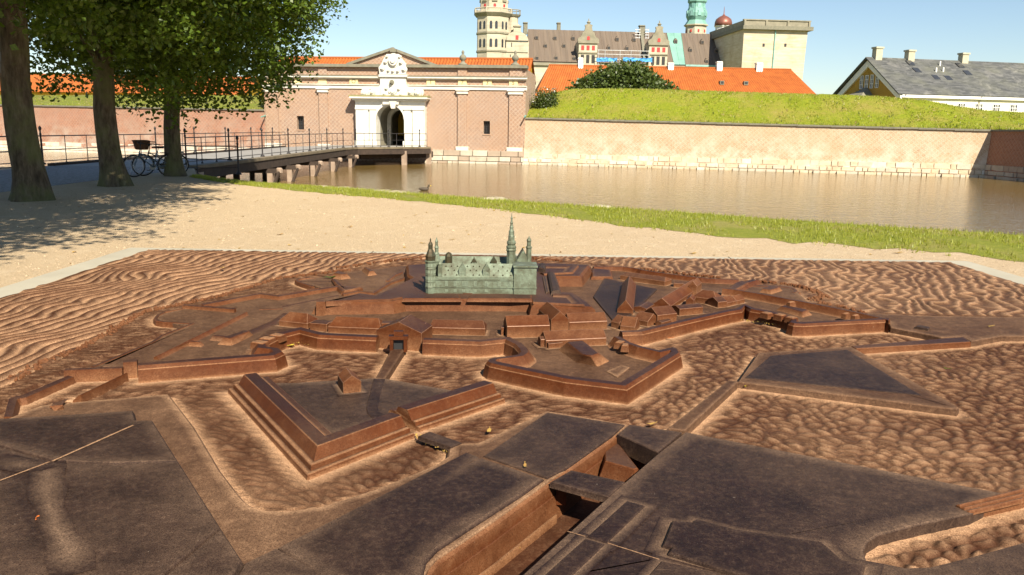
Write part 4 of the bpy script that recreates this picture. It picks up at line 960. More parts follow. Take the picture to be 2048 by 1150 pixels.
model = empty('bronze_site_model', ((FLOORX0+FLOORX1)/2, (FLOORY0+FLOORY1)/2, .397),
              'large brown bronze relief model of a moated fortress with green castle', 'model')
DUSTSEG = []                                # edges that collect dust on the cast water next to them
LANDPOLY = []                               # plan areas covered by raised land
def dattr(me, vals):
    a = me.attributes.new('dust', 'FLOAT', 'POINT'); a.data.foreach_set('value', np.asarray(vals, dtype=np.float32))
def edges_of(path, closed):
    n = len(path)
    for i in range(n if closed else n-1):
        a, b = path[i], path[(i+1)%n]; DUSTSEG.append((a[0],a[1],b[0],b[1]))
def dedupe(p, eps=.012):
    out = [p[0]]
    for q in p[1:]:
        if (q-out[-1]).length > eps: out.append(q)
    if (out[-1]-out[0]).length < eps: out.pop()
    return out
def slab(name, poly, z, zb=-.03, cham=.006, batter=.004, mat='bronze_land', edge=.55, inner=.0, ins=.05, seg=True, parent=None, **kw):
    poly = dedupe(ccw(poly)); n = len(poly)
    rings = [(offs(poly,-batter,True), ZB+zb, .35), (poly, ZB+z-cham, .1), (offs(poly,cham*1.2,True), ZB+z, edge)]
    if ins: rings.append((offs(poly,cham*1.2+ins,True), ZB+z+.0006, inner))
    V = []; D = []
    for r, zz, d in rings:
        V += [(p[0],p[1],zz) for p in r]; D += [d]*n
    F = []
    for k in range(len(rings)-1):
        for i in range(n): F.append((k*n+i,k*n+(i+1)%n,(k+1)*n+(i+1)%n,(k+1)*n+i))
    F.append(tuple((len(rings)-1)*n+i for i in range(n)))
    me = bpy.data.meshes.new(name); me.from_pydata(V, [], F); dattr(me, D)
    if seg: edges_of(poly, True); LANDPOLY.append((poly, z))
    return link(name, me, mat, parent or model, **kw)
HC = [0]
def halo(poly, z, w=.035, mat='bronze_dark', d=.85):
    poly = dedupe(ccw(poly)); n = len(poly); r = [(poly,d),(offs(poly,-w*.35,True),d*.55),(offs(poly,-w,True),0)]
    HC[0] += 1; V = [(p[0],p[1],ZB+z+.0012+(HC[0]%12)*.00012) for q, _ in r for p in q]; D = [dd for q, dd in r for _ in q]
    F = [(k*n+(i+1)%n,k*n+i,(k+1)*n+i,(k+1)*n+(i+1)%n) for k in range(2) for i in range(n)]
    me = bpy.data.meshes.new('dust_edge'); me.from_pydata(V,[],F); dattr(me,D); return link('dust_edge', me, mat, model)
def resample(path, step=.05):
    out = [path[0]]
    for a, b in zip(path, path[1:]):
        k = max(1, int((b-a).length/step))
        for j in range(1,k+1): out.append(a+(b-a)*(j/k))
    return out
def smooth(path, it=1):
    for _ in range(it):
        q = [path[0]]
        for a, b in zip(path, path[1:]): q += [a*.75+b*.25, a*.25+b*.75]
        q.append(path[-1]); path = q
    return path
# rampart: profile [(inward, z, dust)], inward is to the left of the path when side=1
RAMP = [(-.014,-.02,.5),(-.0125,.002,.7),(-.011,.012,.15),(-.001,.060,.0),(.0,.064,.8),(.0025,.067,.05),(.014,.081,.0),(.052,.083,.0),(.080,.048,.1),(.088,.036,.5),(.10,.030,.8)]
LOW  = [(-.006,-.02,.4),(.0,.028,.1),(.006,.034,.1),(.022,.034,.1),(.03,.02,.3),(.034,-.01,.6)]
def sweep(name, path, prof=RAMP, side=1, mat='bronze_wall', closed=False, zs=1.0, ws=1.0, z0=0.0, parent=None, seg=True, **kw):
    n = len(path); V = []; D = []
    for d, z, du in prof:
        r = offs(path, side*d*ws, closed)
        V += [(p[0],p[1],ZB+z0+z*zs) for p in r]; D += [du]*n
    F = []; m = n if closed else n-1
    for k in range(len(prof)-1):
        for i in range(m):
            j = (i+1)%n; f = (k*n+i,k*n+j,(k+1)*n+j,(k+1)*n+i); F.append(f if side > 0 else f[::-1])
    if not closed:
        q = len(prof); F += [tuple(k*n for k in range(q)), tuple(k*n+n-1 for k in range(q-1,-1,-1))]
    me = bpy.data.meshes.new(name); me.from_pydata(V, [], F); dattr(me, D)
    if seg: edges_of(offs(path, side*prof[0][0], closed), closed)
    return link(name, me, mat, parent or model, **kw)
def house(A, B, depth, he, hr, zb=.03, hip=0.0, along=True, mat='bronze_wall', name='house', back=0.0):
    # A,B plan points of the front wall foot (left, right); body reaches 'depth' away from the camera
    A, B = Vector(A[:2]), Vector(B[:2]); u = (B-A); Lw = u.length; u.normalize(); v = Vector((-u.y,u.x))
    if v.y < 0: v = -v
    P = lambda s, t, z: (A.x+u.x*s*Lw+v.x*t*depth, A.y+u.y*s*Lw+v.y*t*depth, ZB+zb+z)
    V = [P(0,0,-.03),P(1,0,-.03),P(1,1,-.03),P(0,1,-.03),P(0,0,he),P(1,0,he),P(1,1,he),P(0,1,he)]
    F = [(0,1,5,4),(1,2,6,5),(2,3,7,6),(3,0,4,7)]
    if along:
        h = min(.45, hip*depth/2/Lw) if hip else 0
        V += [P(h,.5,hr),P(1-h,.5,hr)]; F += [(4,5,9,8),(5,6,9),(6,7,8,9),(7,4,8)]
    else:
        h = min(.45, hip*Lw/2/depth) if hip else 0
        V += [P(.5,h,hr),P(.5,1-h,hr)]; F += [(4,5,8),(5,6,9,8),(6,7,9),(7,4,8,9)]
    me = bpy.data.meshes.new(name); me.from_pydata(V, [], F); dattr(me, [.7]*4+[.05]*4+[.15]*2)
    edges_of([A, B, B+v*depth, A+v*depth], True)
    if name == 'house': halo([A, B, B+v*depth, A+v*depth], zb, .03, 'bronze_land' if zb < .034 else 'bronze_dark', 1.0)
    o = link(name, me, mat, model); me.materials.append(MT['bronze_worn']); bv = o.modifiers.new('b','BEVEL'); bv.width = .0022; bv.segments = 1; bv.material = 1; bv.limit_method = 'ANGLE'
    return o

# ---- land inside the ramparts
land = trz(.03, ('A',[(380,770),(560,735),(1090,500),(960,480),(905,455),(960,430),(1080,400),(1530,335),(1870,290)]), ('K',[(700,490),(430,410),(640,380),(1170,290),(1560,250),(1800,225)]),
     ('Q',[(440,250),(1500,260)]), ('L',[(140,150),(480,150),(760,190),(1530,300),(1900,320)]), ('M',[(350,150),(780,170),(830,230),(1000,390),(1540,490),(1780,540),(1760,570),(900,600),(770,585),(800,540),(500,475),(230,440)]),
     ('L',[(1930,680),(760,960),(520,980)]), ('N',[(1390,370),(1500,430),(1740,500),(1900,480),(1940,530),(1420,850),(830,780),(100,610),(120,575),(350,565),(400,520),(345,460),(255,400)]),
     ('B',[(1860,445),(1262,445),(925,430),(500,410),(370,380),(220,410),(110,475)]), ('A',[(1620,650),(1660,680),(1600,690),(810,745),(600,740)]))
slab('land', land, .03, -.03, .003, .002, 'bronze_land', .3, .1, .04, seg=False); LANDPOLY.append((ccw(land), .03)); edges_of(ccw(land), True)

# ---- outer ramparts
r1 = trz(.07, ('A',[(806,752),(1612,690),(1668,664),(1640,640),(1570,632)]), ('B',[(130,470),(240,415),(362,384),(495,418),(700,428),(922,438)]))
sweep('rampart', r1, side=1)
r2 = trz(.07, ('B',[(1262,455),(1690,470),(1862,452)]), ('N',[(260,420),(325,450),(372,500),(378,525),(345,548),(260,560),(130,575),(72,590),(50,615),(90,640),(330,692),(830,795),(1432,868),(1700,700),(1962,535),(1940,490),(1880,468),(1740,500),(1600,468),(1480,428),(1385,372)]))
sweep('rampart', r2, side=1, ws=.95)
r3 = trz(.06, ('L',[(515,972),(757,962),(1300,830),(1800,715),(1955,690),(1985,640)]), ('M',[(320,450),(510,482),(640,520),(745,562),(735,590),(790,606),(900,612),(1300,590),(1790,566),(1818,580),(1790,545),(1540,486),(1000,378),(550,292),(170,228),(40,215)]))
sweep('rampart', r3, side=1, ws=.85, zs=.95)
# stepped gun embrasures on the rampart flanks
for k, pts in (('M',[(468,452),(545,470)]),('M',[(608,472),(690,490)]),('M',[(732,500),(812,518)]),('N',[(1330,402),(1400,412)]),('N',[(1382,432),(1450,436)]),('J',[(1085,640),(1210,655)]),('J',[(1165,600),(1285,612)]),('J',[(1275,566),(1390,580)]),('M',[(1335,462),(1378,470)]),('M',[(1438,482),(1480,490)]),('M',[(750,340),(785,348)])):
    a, b = tr(k, pts, .085); u = (b-a); w = Vector((-u.y,u.x)).normalized()*.028
    slab('embrasure', [a-w, b-w, b+w, a+w], .088, .05, .006, .004, 'bronze_wall', .8, .8, 0, seg=False)
# back ramparts on the right
sweep('rampart', smooth(trz(.05,('L',[(150,155),(470,150),(720,180),(800,205),(1300,272),(1535,300),(1900,312)])),1), side=-1, zs=.8, ws=.7)
sweep('rampart', trz(.05,('L',[(1745,432),(1900,345),(2048,300)])), side=-1, zs=.7, ws=1.2)
slab('rampart', trz(.06,('L',[(1735,435),(1860,330),(1935,305)]),('M',[(330,130),(160,225),(40,228)])), .06, -.02, .012, .012, 'bronze_wall', .15, .05, .02)
slab('rampart', trz(.055,('L',[(145,155),(375,178),(395,262),(135,262)])), .055, -.02, .01, .012, 'bronze_wall', .2, .05, .02)
sweep('rampart', smooth(trz(.045,('M',[(360,160),(560,158),(740,172),(800,200),(770,222)])),1), LOW, side=1, ws=1.3)
sweep('rampart', trz(.03,('M',[(830,230),(660,305)])), LOW, side=1, zs=.8)
def mound(pts, z, h, run=.06, zb=.03, name='mound'):
    poly = ccw(pts); top = offs(poly, run, True); n = len(poly)
    V = [(p[0],p[1],ZB+zb-.01) for p in poly]+[(p[0],p[1],ZB+zb+h) for p in top]
    F = [(i,(i+1)%n,n+(i+1)%n,n+i) for i in range(n)]+[tuple(range(n,2*n))]
    me = bpy.data.meshes.new(name); me.from_pydata(V,[],F); dattr(me,[.9]*n+[.1]*n); edges_of(poly, True)
    o = link(name, me, 'bronze_wall', model); m = o.modifiers.new('b','BEVEL'); m.width = .006; m.segments = 2; return o
def mound2(base, top, h, zb=.03, name='mound'):
    n = len(base); V = [(p[0],p[1],ZB+zb-.01) for p in base]+[(p[0],p[1],ZB+zb+h) for p in top]
    F = [(i,(i+1)%n,n+(i+1)%n,n+i) for i in range(n)]+[tuple(range(n,2*n))]
    if area2(base) < 0: F = [f[::-1] for f in F]
    me = bpy.data.meshes.new(name); me.from_pydata(V,[],F); dattr(me,[.9]*n+[.0]*n); edges_of(base, True)
    o = link(name, me, 'bronze_wall', model); m = o.modifiers.new('b','BEVEL'); m.width = .008; m.segments = 2; return o
mound2(trz(.03,('N',[(745,478),(920,602),(1160,652),(1285,592),(1060,440)])), trz(.085,('N',[(850,415),(1005,540),(1085,548),(1150,525),(1000,402)])), .06)
mound2(trz(.03,('M',[(580,430),(900,520),(1020,490),(720,400)])), trz(.06,('M',[(660,392),(890,452),(935,425),(700,380)])), .032)
mound(trz(.03,('M',[(405,240),(520,190),(690,225),(560,265)])), .03, .03, .028)
mound2(trz(.03,('J',[(585,640),(760,655),(860,610),(700,590)])), trz(.05,('J',[(650,578),(790,592),(810,580),(680,570)])), .02)
mound2(trz(.03,('J',[(670,682),(860,692),(1095,570),(1010,535)])), trz(.065,('J',[(775,592),(835,605),(1040,530),(985,522)])), .035)
mound2(trz(.03,('J',[(100,800),(380,700),(545,710),(590,680),(420,650)])), trz(.055,('J',[(330,668),(420,634),(510,640),(530,636),(430,626)])), .022)
mound(trz(.03,('K',[(800,380),(900,330),(1060,385),(930,402)])), .03, .04, .03)
mound(trz(.03,('K',[(1160,300),(1230,285),(1360,345),(1230,362)])), .03, .035, .03)
slab('step', trz(.036,('N',[(1225,692),(1370,632),(1465,655),(1340,752)])), .036, 0, .004, .002, 'bronze_land', .6, .1, .02, seg=False)

# ---- left side: sea wall, low walls, banks
sweep('sea_wall', trz(.035,('I',[(1150,335),(1917,20)]),('J',[(100,575),(405,455),(300,448),(130,438),(60,425),(34,398),(60,362),(130,325),(330,292)])), LOW, side=-1)
sweep('sea_wall', trz(.035,('J',[(340,292),(880,335)])), [(-.02,-.02,.6),(-.01,.0,.6),(0,.04,.05),(.02,.044,.0),(.03,.0,.2)], side=1, zs=1.3)
sweep('sea_wall', trz(.035,('J',[(560,290),(1150,176),(1345,202),(1960,98)]),('K',[(950,560)])), [(-.05,-.01,.6),(-.03,.0,.3),(0,.045,.05),(.02,.05,.0),(.03,.0,.2)], side=1, zs=1.2)
sweep('sea_wall', trz(.03,('K',[(130,590),(680,490)])), LOW, side=1, zs=.8)
sweep('sea_wall', smooth(trz(.03,('K',[(590,482),(430,430),(390,405),(450,385),(640,378)])),1), LOW, side=-1, zs=1.0)
sweep('bank', trz(.05,('K',[(450,392),(820,395)])), [(-.03,-.02,.7),(-.01,.0,.5),(0,.03,.1),(.02,.032,0),(.03,.0,.2)], side=1)
slab('bank', trz(.05,('K',[(820,395),(900,410),(970,480),(1180,495),(1080,525),(960,545),(870,470)])), .06, -.02, .012, .01, 'bronze_wall', .2, .05, .02)
sweep('bank', smooth(trz(.05,('K',[(960,560),(1130,528),(1310,545),(1500,430),(1740,350)])),0), [(-.02,-.02,.7),(-.012,.0,.5),(0,.04,.1),(.014,.045,0),(.03,.02,.1)], side=1, zs=1.1)
sweep('bank', trz(.04,('K',[(930,420),(1340,402),(1250,480),(1100,500)])), LOW, side=1, zs=.8)
sweep('bank', trz(.04,('K',[(1490,410),(1560,350),(1650,310)])), LOW, side=1, zs=1.2, ws=1.3)
for pts in ([(900,345),(1160,310)],[(1280,310),(1690,250)],[(1000,335),(1420,345)],[(1180,270),(1560,250)]):
    sweep('bank', trz(.035,('K',pts)), LOW, side=1, zs=.7)
sweep('low_wall', trz(.05,('J',[(40,795),(990,332),(1010,330)])), [(-.03,-.02,.6),(-.012,.0,.4),(0,.04,.0),(.012,.045,.0),(.03,.03,.2),(.05,.02,.5)], side=-1, zs=1.1)
sweep('low_wall', trz(.04,('J',[(500,620),(960,382)])), LOW, side=-1, zs=.8)
sweep('low_wall', trz(.05,('J',[(960,520),(1250,400),(1380,318)])), [(-.03,-.02,.6),(-.012,.0,.4),(0,.03,.1),(.03,.034,.0),(.09,.03,.2)], side=-1)
sweep('low_wall', trz(.04,('J',[(1140,300),(1390,292)])), LOW, side=1)
sweep('low_wall', trz(.04,('J',[(1400,270),(1986,150)])), [(-.03,-.02,.6),(0,.0,.4),(.004,.03,.0),(.02,.034,.0),(.03,.0,.2)], side=1)
sweep('low_wall', trz(.04,('J',[(1520,350),(1740,290)])), LOW, side=1, zs=.8)
slab('gun_platform', trz(.05,('J',[(1000,735),(1080,620),(1220,520),(1560,500),(1600,530),(1350,560),(1200,705)])), .052, -.02, .004, .004, 'bronze_land', .2, .0, .02, seg=False)
# wall with blocks at the left tip
wl = trz(.055,('I',[(815,400),(1560,372)])); sweep('low_wall', wl, [(-.012,-.03,.6),(-.01,.0,.5),(0,.058,.1),(.004,.06,.1),(.03,.06,.1),(.034,-.02,.4)], side=1)
wl = trz(.07,('I',[(1572,312),(1750,300)])); sweep('low_wall', wl, [(-.014,-.03,.6),(-.012,.0,.5),(0,.078,.1),(.004,.08,.1),(.05,.08,.1),(.054,-.02,.4)], side=1)
sweep('low_wall', trz(.03,('I',[(940,470),(330,735),(255,745),(215,760),(160,980)])), [(-.02,-.02,.6),(0,.03,.1),(.03,.034,.0),(.04,-.02,.5)], side=-1)
sweep('low_wall', trz(.03,('I',[(1005,728),(1600,445)])), [(-.04,-.02,.6),(-.03,.01,.2),(0,.034,.0),(.012,.038,.0),(.02,-.02,.5)], side=-1, zs=1.1)
mound(trz(.02,('I',[(520,990),(720,800),(900,740),(900,800),(830,960)])), .02, .035, .06, .01)

# ---- castle terrace and the bastions round it
ter = trz(.11, ('K',[(652,655),(745,660),(1532,652),(1668,624)]), ('Q',[(0,918),(370,930),(400,1018),(1585,1068),(1470,960),(1190,785),(975,775),(880,490),(1325,490),(1500,275),(900,245),(540,240)]), ('K',[(1880,215),(1680,230),(1690,340),(1740,375),(1320,570),(1140,545),(760,640)]))
slab('castle_terrace', ter, .11, -.03, .016, .03, 'bronze_wall', .1, .05, .03)
slab('terrace_pillar', trz(.118,('K',[(645,662),(742,660),(735,636),(655,636)])), .122, -.02, .004, .006, 'bronze_wall', .1, .05, 0, seg=False)
slab('parapet', trz(.125,('B',[(1120,132),(1545,132),(1530,102),(1160,102)])), .123, .10, .006, .006, 'bronze_wall', .1, .05, .01, seg=False)
slab('parapet', trz(.125,('B',[(1592,132),(2060,135),(2060,104),(1605,104)])), .123, .10, .006, .006, 'bronze_wall', .1, .05, .01, seg=False)
sweep('parapet', trz(.125,('K',[(760,640),(1140,620),(1500,615),(1640,590)])), LOW, side=1, z0=.10, zs=.6, seg=False)
sweep('parapet', trz(.13,('Q',[(430,950),(1400,1000),(1340,935),(1190,800),(800,790)])), [(0,0,.2),(.006,.014,.2),(.03,.014,.0),(.07,.0,.6)], side=1, z0=.11, seg=False)
sweep('parapet', trz(.13,('Q',[(640,430),(1180,400),(1290,265),(640,262)])), [(0,0,.2),(.01,.014,.2),(.05,.014,.0),(.10,.0,.6)], side=1, z0=.11, seg=False)
slab('parapet', trz(.135,('Q',[(770,775),(950,765),(830,420),(700,400)])), .14, .10, .012, .008, 'bronze_dark', .1, .05, .01, seg=False)
slab('parapet', trz(.135,('Q',[(530,345),(655,370),(660,262),(545,258)])), .145, .10, .012, .008, 'bronze_dark', .1, .05, .01, seg=False)
slab('parapet', trz(.118,('Q',[(665,800),(735,780),(680,490),(605,500)])), .12, .10, .004, .004, 'bronze_dark', .6, .05, .01, seg=False)
moatp = trz(.0,('C',[(770,320),(850,190),(1190,250),(1100,300),(930,480)]))
slab('yard_panel', trz(.04,('C',[(772,318),(850,188),(960,215),(1210,265),(1030,440),(905,478)])), .04, -.03, .004, .003, 'bronze_dark', .1, .0, .03)

# ---- little houses (plan from their wall feet)
def H2(k, a, b, d, he, hr, **kw):
    p, q = tr(k, [a, b], kw.get('zb', .03)); return house(p, q, d, he, hr, **kw)
H2('K',(215,930),(545,965),.13,0.0334,0.0799,hip=.6)
H2('K',(572,985),(770,1000),.09,0.0476,0.0504,hip=.1)
H2('K',(782,1010),(1395,1035),.13,0.0381,0.0883,hip=.5)
H2('B',(1308,398),(1720,408),.12,0.0428,0.0799,hip=.3)
H2('N',(262,372),(680,360),.13,0.0706,0.1217)
H2('N',(690,305),(865,298),.30,0.0706,0.1217,along=False)
H2('N',(868,300),(1240,285),.13,0.0523,0.0967)
H2('N',(640,468),(1232,440),.12,0.0428,0.0840)
H2('N',(668,478),(805,465),.05,0.0302,0.0332)
H2('N',(590,462),(632,460),.06,0.0454,0.0585)
H2('N',(205,350),(235,350),.05,0.0504,0.0535)
H2('L',(445,712),(640,722),.95,0.0334,0.1008,along=False)
H2('L',(800,700),(900,640),.10,0.0286,0.0420)
H2('L',(930,842),(1165,815),.14,0.0619,0.1008)
H2('L',(870,640),(1090,665),.85,0.0286,0.0799,along=False)
H2('L',(480,300),(1020,375),.12,0.0381,0.0629,hip=.4)
H2('L',(1125,390),(1420,410),.10,0.0334,0.0504)
H2('L',(1298,480),(1405,490),.18,0.0715,0.1092,along=False)
H2('L',(1350,570),(1640,608),.14,0.0428,0.0883,hip=.7)
H2('L',(1198,735),(1480,708),.10,0.0476,0.0629)
H2('L',(1270,620),(1370,628),.12,0.0476,0.0715,along=False)
H2('L',(1660,640),(1770,630),.12,0.0428,0.0672,along=True)
H2('L',(1770,625),(1880,600),.10,0.0286,0.0629)
H2('L',(1885,600),(1985,575),.08,0.0286,0.0588)
H2('L',(370,870),(470,895),.12,0.0381,0.0756)
H2('L',(480,905),(660,925),.12,0.0286,0.0799)
H2('L',(640,830),(815,865),.13,0.0334,0.0756)
H2('L',(985,868),(1100,835),.05,0.0286,0.0336)
H2('B',(682,834),(816,820),.135,0.0523,0.0840,along=False,zb=.035)
# gate house of the relief
ga, gb = tr('B',[(925,497),(1255,522)],0.0)
house(ga, gb, .20, .105, .16, zb=0.0, along=False, name='gate')
gc, gd = tr('B',[(962,400),(1285,405)],.05); house(gc, gd, .05, .07, .072, zb=.05, name='gate')
pa, pb = tr('B',[(1042,508),(1140,508)],0.03)
u = (pb-pa).normalized(); pm = (pa+pb)/2
m = MB()
for s in (-.038,.038): m.box((pm.x+u.x*s, pm.y+u.y*s-.02, ZB+.06), (.018,.04,.07), Vector((u.x,u.y,0)))
m.box((pm.x,pm.y-.02,ZB+.105), (.105,.045,.02), Vector((u.x,u.y,0))); m.box((pm.x,pm.y-.018,ZB+.125), (.05,.03,.03), Vector((u.x,u.y,0)))
po = m.build('portal', 'bronze_wall', model)
m = MB(); m.box((pm.x,pm.y-.006,ZB+.062), (.056,.02,.066), Vector((u.x,u.y,0))); m.build('archway', 'dark_opening', po)

# ---- roads, ravelin, glacis and the dark plates in front
slab('road', trz(.035,('B',[(1030,508),(1130,506),(988,722),(915,722)])), .036, -.03, .004, .002, 'bronze_land', .2, 0, .01)
yard = trz(.035,('F',[(500,95),(590,72),(740,72),(1195,45),(1268,48),(1690,122),(1430,245),(930,375)]))
slab('yard_panel', yard, .035, -.03, .003, .003, 'bronze_dark', .6, .14, .07)
slab('road', smooth(trz(.039,('B',[(905,722),(990,722),(955,830),(936,930),(950,965),(1040,1000),(900,1010),(860,975),(850,930)])),0), .039, .03, .002, .001, 'bronze_dark', 0, 0, 0, seg=False)
RAV = [(-.004,-.02,.6),(0,.0,.9),(.003,.016,.05),(.006,.019,.7),(.012,.020,.9),(.026,.018,.1),(.029,.034,.05),(.032,.037,.7),(.040,.038,.9),(.052,.036,.05),(.076,.074,.0),(.079,.077,.5),(.084,.078,.0),(.135,.078,.0),(.138,.076,.4),(.150,.056,.05),(.158,.052,.8),(.170,.051,.1),(.190,.051,.1),(.193,.049,.6),(.205,.035,.9)]
sweep('ravelin_bank', trz(0,('F',[(380,128),(825,622),(1430,382)])), RAV, side=1)
sweep('ravelin_bank', trz(0,('G',[(62,262),(592,80)])), RAV, side=1)
slab('footbridge', trz(.035,('F',[(1448,372),(1512,345),(1692,408),(1632,434)])), .037, .018, .003, .001, 'bronze_dark', .2, 0, 0, seg=False)
band = trz(.03,('E',[(0,190),(70,165),(250,95),(440,75),(1045,22)]),('F',[(50,132),(190,312),(340,560),(440,690),(480,735),(530,768),(600,784),(700,788),(900,762),(1200,667),(1450,567),(1560,520),(1610,480)]),('G',[(238,362),(262,335),(300,328),(420,326),(850,126),(1362,212),(1284,276),(1208,332),(990,490),(868,570),(480,850),(165,1060),(120,1110),(90,1180)]),('T',[(700,1210),(-60,1210),(-60,860)]))
slab('glacis', band, .03, -.03, .008, .006, 'bronze_land', .75, .15, .035)
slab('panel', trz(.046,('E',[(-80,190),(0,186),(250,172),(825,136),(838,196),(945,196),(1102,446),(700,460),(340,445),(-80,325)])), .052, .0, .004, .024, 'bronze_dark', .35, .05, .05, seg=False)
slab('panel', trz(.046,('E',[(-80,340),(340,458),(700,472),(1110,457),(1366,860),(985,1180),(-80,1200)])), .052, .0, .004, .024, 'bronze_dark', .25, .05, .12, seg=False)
slab('panel', trz(.046,('E',[(1374,872),(1500,1066),(1440,1180),(1010,1180)])), .052, .0, .004, .024, 'bronze_dark', .3, .1, .04, seg=False)
slab('panel', trz(.042,('F',[(662,986),(1796,492)]),('G',[(12,604),(440,416),(832,546),(690,648),(420,820),(170,985),(100,1060),(70,1180)]),('T',[(680,1180)])), .042, .0, .008, .004, 'bronze_dark', .45, .05, .06, seg=False)
slab('panel', trz(.040,('F',[(470,1080),(655,992),(965,1170),(420,1170)])), .040, .0, .006, .004, 'bronze_dark', .35, .15, .04, seg=False)
slab('panel', trz(.036,('G',[(455,408),(850,138),(1335,214),(1255,282),(985,478),(852,546)])), .036, .0, .004, .002, 'bronze_dark', .25, .08, .06, seg=False)
# right of the channel
big = trz(.04,('H',[(172,448),(1745,752),(1572,848),(1300,905),(1120,950),(1065,985),(1045,1030),(1058,1075),(1040,1180)]),('T',[(1040,1190)]),('G',[(690,1150),(1228,664),(1332,572),(1540,392)]))
slab('panel', big, .04, -.16, .005, .0, 'bronze_dark', .5, .04, .07)
slab('cover_plate', trz(.04,('G',[(1288,274),(1362,214),(1690,262),(1540,388)])), .041, -.03, .004, .001, 'bronze_dark', .3, .1, .03)
slab('footbridge', trz(.044,('G',[(872,570),(1000,496),(1338,570),(1232,664)])), .044, .022, .003, .002, 'bronze_dark', .2, .02, .02, seg=False)
mm = MB(); q = tr('G',[(905,575)],.02)[0]; mm.box((q.x+.02,q.y+.01,ZB-.02), (.035,.05,.075)); o = mm.build('bridge_pier', 'bronze_wall', model)
slab('raised_plate', trz(.046,('O',[(1215,122),(1424,180),(990,600),(762,530)])), .047, .03, .003, .001, 'bronze_dark', .05, 0, .01, seg=False)
halo(trz(.046,('O',[(1215,122),(1424,180),(990,600),(762,530)])), 0.041, 0.035, 'bronze_dark')
slab('raised_plate', trz(.046,('O',[(742,545),(968,612),(560,1000),(235,1000)])), .046, .03, .003, .001, 'bronze_dark', .15, .05, .01, seg=False)
halo(trz(.046,('O',[(742,545),(968,612),(560,1000),(235,1000)])), 0.041, 0.03, 'bronze_dark')
slab('raised_plate', trz(.05,('H',[(110,888),(205,896),(226,880),(420,932),(840,992),(942,1082),(1052,1104),(1030,1180),(520,1180),(90,1046),(106,1018),(62,1006)])), .055, .03, .004, .003, 'bronze_dark', .1, .0, .02, seg=False)
halo(trz(.05,('H',[(110,888),(205,896),(226,880),(420,932),(840,992),(942,1082),(1052,1104),(1030,1180),(520,1180),(90,1046),(106,1018),(62,1006)])), 0.041, 0.045, 'bronze_dark')
slab('raised_plate', trz(.046,('H',[(55,1080),(430,1165),(-20,1165)])), .048, .03, .004, .003, 'bronze_dark', .2, .05, 0, seg=False)
halo(trz(.046,('H',[(55,1080),(430,1165),(-20,1165)])), 0.041, 0.03, 'bronze_dark')
def strip(k, pts, z, w=.004, mat='bronze_land', name='seam', h=.0031):
    p = tr(k, pts, z); m = MB()
    L_ = offs(p, w/2, False); R_ = offs(p, -w/2, False)
    for i in range(len(p)-1): m.quad((*L_[i],ZB+z+h),(*R_[i],ZB+z+h),(*R_[i+1],ZB+z+h),(*L_[i+1],ZB+z+h))
    o = m.build(name, mat, model); dattr(o.data, [1.0]*len(o.data.vertices)); return o
strip('O',[(540,480),(742,538)],.0405); strip('O',[(970,605),(1585,800)],.0405); strip('E',[(325,447),(830,222)],.0530,.010); strip('E',[(-60,590),(310,450)],.0530,.008)
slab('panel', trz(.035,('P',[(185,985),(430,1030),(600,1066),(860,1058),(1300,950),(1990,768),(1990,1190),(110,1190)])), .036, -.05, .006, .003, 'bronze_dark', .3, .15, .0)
for i in range(3):
    o_ = 14*i
    slab('rail_rib', trz(.043,('P',[(1160+50*i,392+24*i),(1906,205+42*i),(1906,235+42*i),(1205+50*i,412+24*i)])), .05-.003*i, .03, .005, .002, 'bronze_wall', .2, 0, 0, seg=False)
slab('quay', trz(.02,('P',[(1300,462),(1990,215),(1990,335),(1325,482)])), .041, -.03, .004, .004, 'bronze_wall', .3, .1, 0)
# triangular outwork plate and the causeways
slab('outwork', trz(.03,('H',[(428,206),(528,64),(985,32),(1512,330),(1500,342)])), .032, -.03, .005, .004, 'bronze_land', .3, .05, .04)
slab('outwork_panel', trz(.036,('H',[(462,184),(588,76),(966,46),(1330,270)])), .036, .02, .004, .003, 'bronze_dark', .05, 0, .02, seg=False)
slab('causeway', trz(.03,('H',[(84,436),(382,200),(432,206),(172,446)])), .034, -.03, .004, .003, 'bronze_land', .3, .05, .012)
slab('causeway', trz(.03,('D',[(885,716),(1640,656),(1690,690),(918,736)])), .034, -.03, .004, .003, 'bronze_wall', .3, .05, .008)
slab('pier_land', trz(.03,('D',[(968,508),(1000,494),(1370,513),(2100,524),(2100,652),(1890,652),(1692,688),(1632,656),(1490,660),(1150,594),(1130,552)])), .034, -.03, .004, .003, 'bronze_land', .4, .1, .05)
slab('raised_plate', trz(.04,('D',[(1315,592),(1400,607),(1412,595),(1330,582)])), .05, .03, .003, .002, 'bronze_dark', .1, 0, 0, seg=False)

